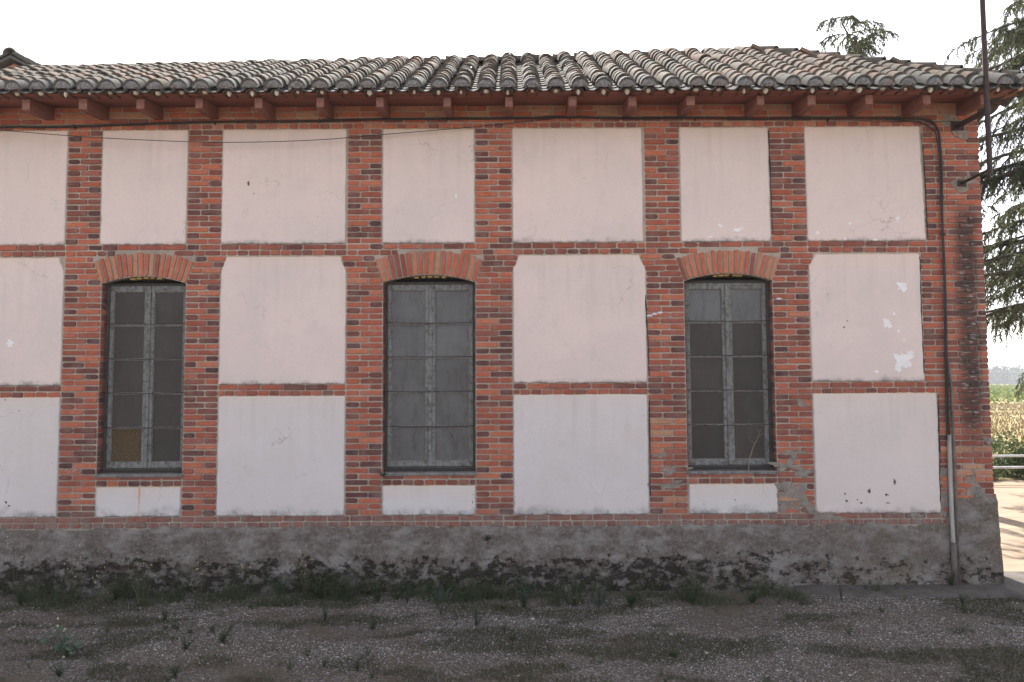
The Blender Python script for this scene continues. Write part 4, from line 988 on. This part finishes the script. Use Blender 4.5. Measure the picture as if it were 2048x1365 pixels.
def stalks(p, h, n, label, seed, fl=True, sp=.12, group=None):
    r = random.Random(seed); root = empty('flowering_weed', p); tag(root, label, 'weed', group); st = MB(); lf = MB(); fw = MB()
    for q in range(n):
        a = r.uniform(0, 6.283); hh = h * r.uniform(.6, 1.08); b = Vector((math.cos(a), math.sin(a) * .5, 0)) * sp * r.uniform(.2, 1)
        wob = r.uniform(0, 6); P = [b * .25 + b * t + Vector((.018 * math.sin(wob + t * 4), 0, hh * t)) for t in np.linspace(0, 1, 7)]; st.tube(P, [.0032 * (1 - .6 * t) for t in np.linspace(0, 1, 7)], 4, tone=r.random())
        for k in range(7):
            t = r.uniform(.05, .6); pp = b * .25 + b * t + Vector((0, 0, hh * t)); a2 = r.uniform(0, 6.283); leaf(lf, pp, Vector((math.cos(a2), math.sin(a2), .5)).normalized(), r.uniform(.025, .06), .008, r)
        for k in range(r.randint(2, 4)):
            t = r.uniform(.55, 1.0); pp = b * .25 + b * t + Vector((0, 0, hh * t)); a2 = r.uniform(0, 6.283); e = pp + Vector((math.cos(a2), math.sin(a2), .9)).normalized() * r.uniform(.03, .09)
            st.tube([pp, e], [.0014, .001], 3, tone=r.random())
            if fl and r.random() < .38:
                for m_ in range(5):
                    a3 = m_ * 1.257; s_ = .0078; fw.add([tuple(e), tuple(e + Vector((math.cos(a3) * s_, -.004, math.sin(a3) * s_))), tuple(e + Vector((math.cos(a3 + 1.1) * s_, -.004, math.sin(a3 + 1.1) * s_)))], [(0, 1, 2)])
    tag(st.build('stem', M['dry'], root), kind='stuff'); tag(lf.build('leaves', M['weed'], root), kind='stuff')
    if fw.v: tag(fw.build('flower', M['flower'], root), kind='stuff')
    return root
def g3(px, py):
    p = onG(px, py); p.y = min(p.y, -.07); p.z = gz(p.x, p.y) - .003; return p
stalks(g3(36, 1192), .62, 4, 'tall dry stalks with pale flowers at the far left of the wall foot', 21)
stalks(g3(146, 1196), .58, 6, 'tall brown flowering stalks left of the first window', 22)
stalks(g3(192, 1206), .40, 4, 'short flowering stalks below the left edge of the first window', 23)
stalks(g3(284, 1212), .62, 8, 'dense clump of yellow-flowered stalks below the middle of the first window', 24, sp=.16)
stalks(g3(398, 1192), .50, 7, 'yellow-flowered stalks below the right edge of the first window', 25, sp=.18)
stalks(g3(490, 1188), .42, 5, 'thin flowering stalks under the left part of the second panel column', 26)
stalks(g3(612, 1196), .56, 5, 'upright stalks right before the wall under the second panel column', 27)
leafy_weed(g3(40, 1212), .17, .09, 26, M['weed'], 'dense round dark tuft standing alone at the far left', 31, .02)
leafy_weed(g3(232, 1200), .20, .10, 14, M['weed'], 'leafy green weed between two flowering clumps below the first window', 32)
leafy_weed(g3(560, 1192), .22, .16, 16, M['weed2'], 'feathery pale green weed at the wall under the second panel column', 33, .025)
leafy_weed(g3(640, 1198), .30, .20, 22, M['weed'], 'wide bushy dark weed at the wall left of the middle window', 34)
leafy_weed(g3(690, 1202), .26, .14, 14, M['weed'], 'bushy weed against the plinth just left of the middle window', 35)
leafy_weed(g3(756, 1204), .22, .14, 14, M['weed'], 'bright green leafy weed below the left jamb of the middle window', 36, .028)
leafy_weed(g3(815, 1210), .20, .05, 9, M['weed2'], 'upright blue-green sprout below the middle window', 37, .02)
grass_tuft(g3(882, 1205), .26, .22, 26, M['weed2'], 'long-bladed pale grass clump below the right side of the middle window', 38, .006, .9)
leafy_weed(g3(930, 1203), .10, .16, 12, M['weed'], 'low creeping weed just right of the middle window', 39)
leafy_weed(g3(975, 1200), .20, .12, 10, M['weed'], 'leafy weed at the plinth under the pier right of the middle window', 40)
leafy_weed(g3(1048, 1216), .30, .12, 14, M['weed2'], 'tall blue-green weed in front of the plinth at the centre of the picture', 41)
grass_tuft(g3(1150, 1206), .24, .20, 30, M['weed'], 'thick green grass clump under the left half of the centre right panel', 42, .005, .8)
grass_tuft(g3(1200, 1205), .34, .30, 22, M['weed2'], 'tall arching grass with broad blades leaning across the plinth', 43, .0065, 1.0)
leafy_weed(g3(1262, 1212), .16, .14, 26, M['weed'], 'compact bright green bush under the right edge of the centre right panel', 44, .024)
leafy_weed(g3(1385, 1206), .20, .12, 14, M['weed'], 'feathery weed below the left jamb of the right window', 45, .018)
leafy_weed(g3(1505, 1203), .14, .13, 16, M['weed'], 'low leafy weed below the right half of the right window', 46)
leafy_weed(g3(1683, 1206), .22, .04, 5, M['weed2'], 'single thin green shoot on the apron edge under the rightmost panel', 47, .018)
leafy_weed(g3(1902, 1178), .18, .07, 10, M['weed'], 'weed growing round the foot of the conduits', 48, .026)
leafy_weed(g3(1925, 1212), .13, .06, 10, M['weed'], 'dark low weed on the apron near the building corner', 49, .018)
leafy_weed(g3(650, 1244), .18, .05, 8, M['weed2'], 'small pale sprout on the gravel left of the middle window', 50, .022)
leafy_weed(g3(746, 1256), .12, .10, 8, M['weed'], 'yellow-green leafy sprout on open gravel before the middle window', 51, .03)
leafy_weed(g3(952, 1250), .18, .10, 9, M['weed2'], 'pale weed on the gravel right of the middle window', 52, .022)
leafy_weed(g3(330, 1240), .14, .06, 7, M['weed'], 'small upright weed on the gravel below the first window', 53, .022)
leafy_weed(g3(370, 1305), .12, .10, 9, M['weed'], 'small dark weed on the gravel in the left foreground', 54, .022)
leafy_weed(g3(445, 1290), .16, .16, 12, M['weed'], 'straggly green weed in the left foreground beside bare gravel', 55, .024)
leafy_weed(g3(350, 1352), .12, .07, 9, M['weed'], 'green weed at the bottom edge of the picture, left of centre', 56, .022)
leafy_weed(g3(118, 1350), .13, .11, 14, M['weed2'], 'pale fluffy weed at the bottom left', 57, .018)
leafy_weed(g3(715, 1338), .07, .04, 7, M['weed'], 'tiny green sprout on pale gravel at the bottom middle', 58, .022)
leafy_weed(g3(1345, 1310), .05, .12, 10, M['weed'], 'flat dark weed on the gravel in the right foreground', 59, .02)
# mallow with round blue-green leaves
r = random.Random(61); p = g3(135, 1312); root = empty('mallow_plant', p); tag(root, 'mallow with round blue-green leaves and small yellow flowers in the left foreground', 'weed')
st = MB(); 
for q in range(16):
    a = r.uniform(0, 6.283); b = Vector((math.cos(a), math.sin(a), 0)); hh = r.uniform(.08, .30); out = r.uniform(.03, .19); P = [b * out * t ** 1.2 + Vector((0, 0, hh * t)) for t in (0, .5, 1)]; st.tube(P, [.003, .0025, .0015], 4)
    for e in range(2):
        c = P[2 - e] + Vector((r.uniform(-.02, .02), r.uniform(-.02, .02), 0)); s_ = r.uniform(.018, .032); nrm = Vector((r.uniform(-.4, .4), r.uniform(-.9, -.1), 1)).normalized(); u = nrm.cross(Vector((0, 1, .1))).normalized(); v = nrm.cross(u)
        lm = MB(); ring = [tuple(c + (u * math.cos(t) + v * math.sin(t)) * s_ * (1 - .16 * math.cos(5 * t)) - nrm * s_ * .15) for t in np.linspace(0, 6.283, 13)[:-1]]
        lm.add([tuple(c)] + ring, [(0, 1 + k, 1 + (k + 1) % 12) for k in range(12)], tone=r.random()); lm.build('leaf', M['weed2'], root)
st.build('stem', M['weed'], root)
fw = MB()
for px_, pz_ in ((-.06, .34), (-.06, .28), (0, .25), (.06, .05), (.0, .02)):
    for m_ in range(5): a3 = m_ * 1.257; s_ = .011; e = Vector((px_, -.05, pz_)); fw.add([tuple(e), tuple(e + Vector((math.cos(a3) * s_, -.004, math.sin(a3) * s_))), tuple(e + Vector((math.cos(a3 + 1.1) * s_, -.004, math.sin(a3 + 1.1) * s_)))], [(0, 1, 2)])
tag(fw.build('flower', M['flower'], root), kind='stuff')
# plants rooted in the wall
p = onY(768, 952, -.03); leafy_weed(p, .03, .05, 9, leafmat('fresh_green', (.03, .12, .04), (.05, .18, .06), .3), 'small fresh green fern rooted at the left corner of the middle sill', 71, .026, 'wall_fern')
p = onY(975, 1082, -.04); leafy_weed(p, .06, .07, 9, M['weed'], 'small weed sprouting halfway up the plinth right of the middle window', 72, .022, 'wall_weed')
# dry twig on the right window's sill
tw = MB(); o_ = onY(1497, 941, .03)
def P_(px, py): return onY(px, py, .045) - o_
tw.tube([Vector((0, 0, 0)), P_(1500, 915), P_(1506, 895), P_(1513, 882), P_(1518, 868), P_(1522, 858)], [.0032, .003, .0026, .002, .0016, .001], 5, tone=.8)
for ln_ in ([(1510, 888), (1501, 882), (1497, 874)], [(1515, 876), (1524, 868), (1534, 862), (1544, 857)], [(1519, 866), (1514, 860)], [(1528, 866), (1532, 872)], [(1502, 912), (1505, 905)], [(1501, 925), (1504, 917)]):
    tw.tube([P_(*q) for q in ln_], .0013, 4, tone=1)
o = tw.build('dry_twig', leafmat('bleached_twig', (.30, .22, .17), (.42, .33, .27), .05)); o.location = o_; tag(o, 'bleached dry twig leaning on the screen of the right window', 'twig')

# ------------------------------------------------------------------ air
hz_ = MB(); hz_.box(-950, 950, -650, 1250, -1.2, 45); ho = hz_.build('haze', None)
hm = bpy.data.materials.new('hazy_air'); hm.use_nodes = True; hn = hm.node_tree.nodes; hn.clear(); pv = hn.new('ShaderNodeVolumePrincipled'); pv.inputs['Density'].default_value = .0006; pv.inputs['Color'].default_value = (.86, .90, .95, 1)
om = hn.new('ShaderNodeOutputMaterial'); hm.node_tree.links.new(pv.outputs[0], om.inputs['Volume']); ho.data.materials.clear(); ho.data.materials.append(hm); tag(ho, 'thin pale haze in the summer air', 'haze', kind='stuff')
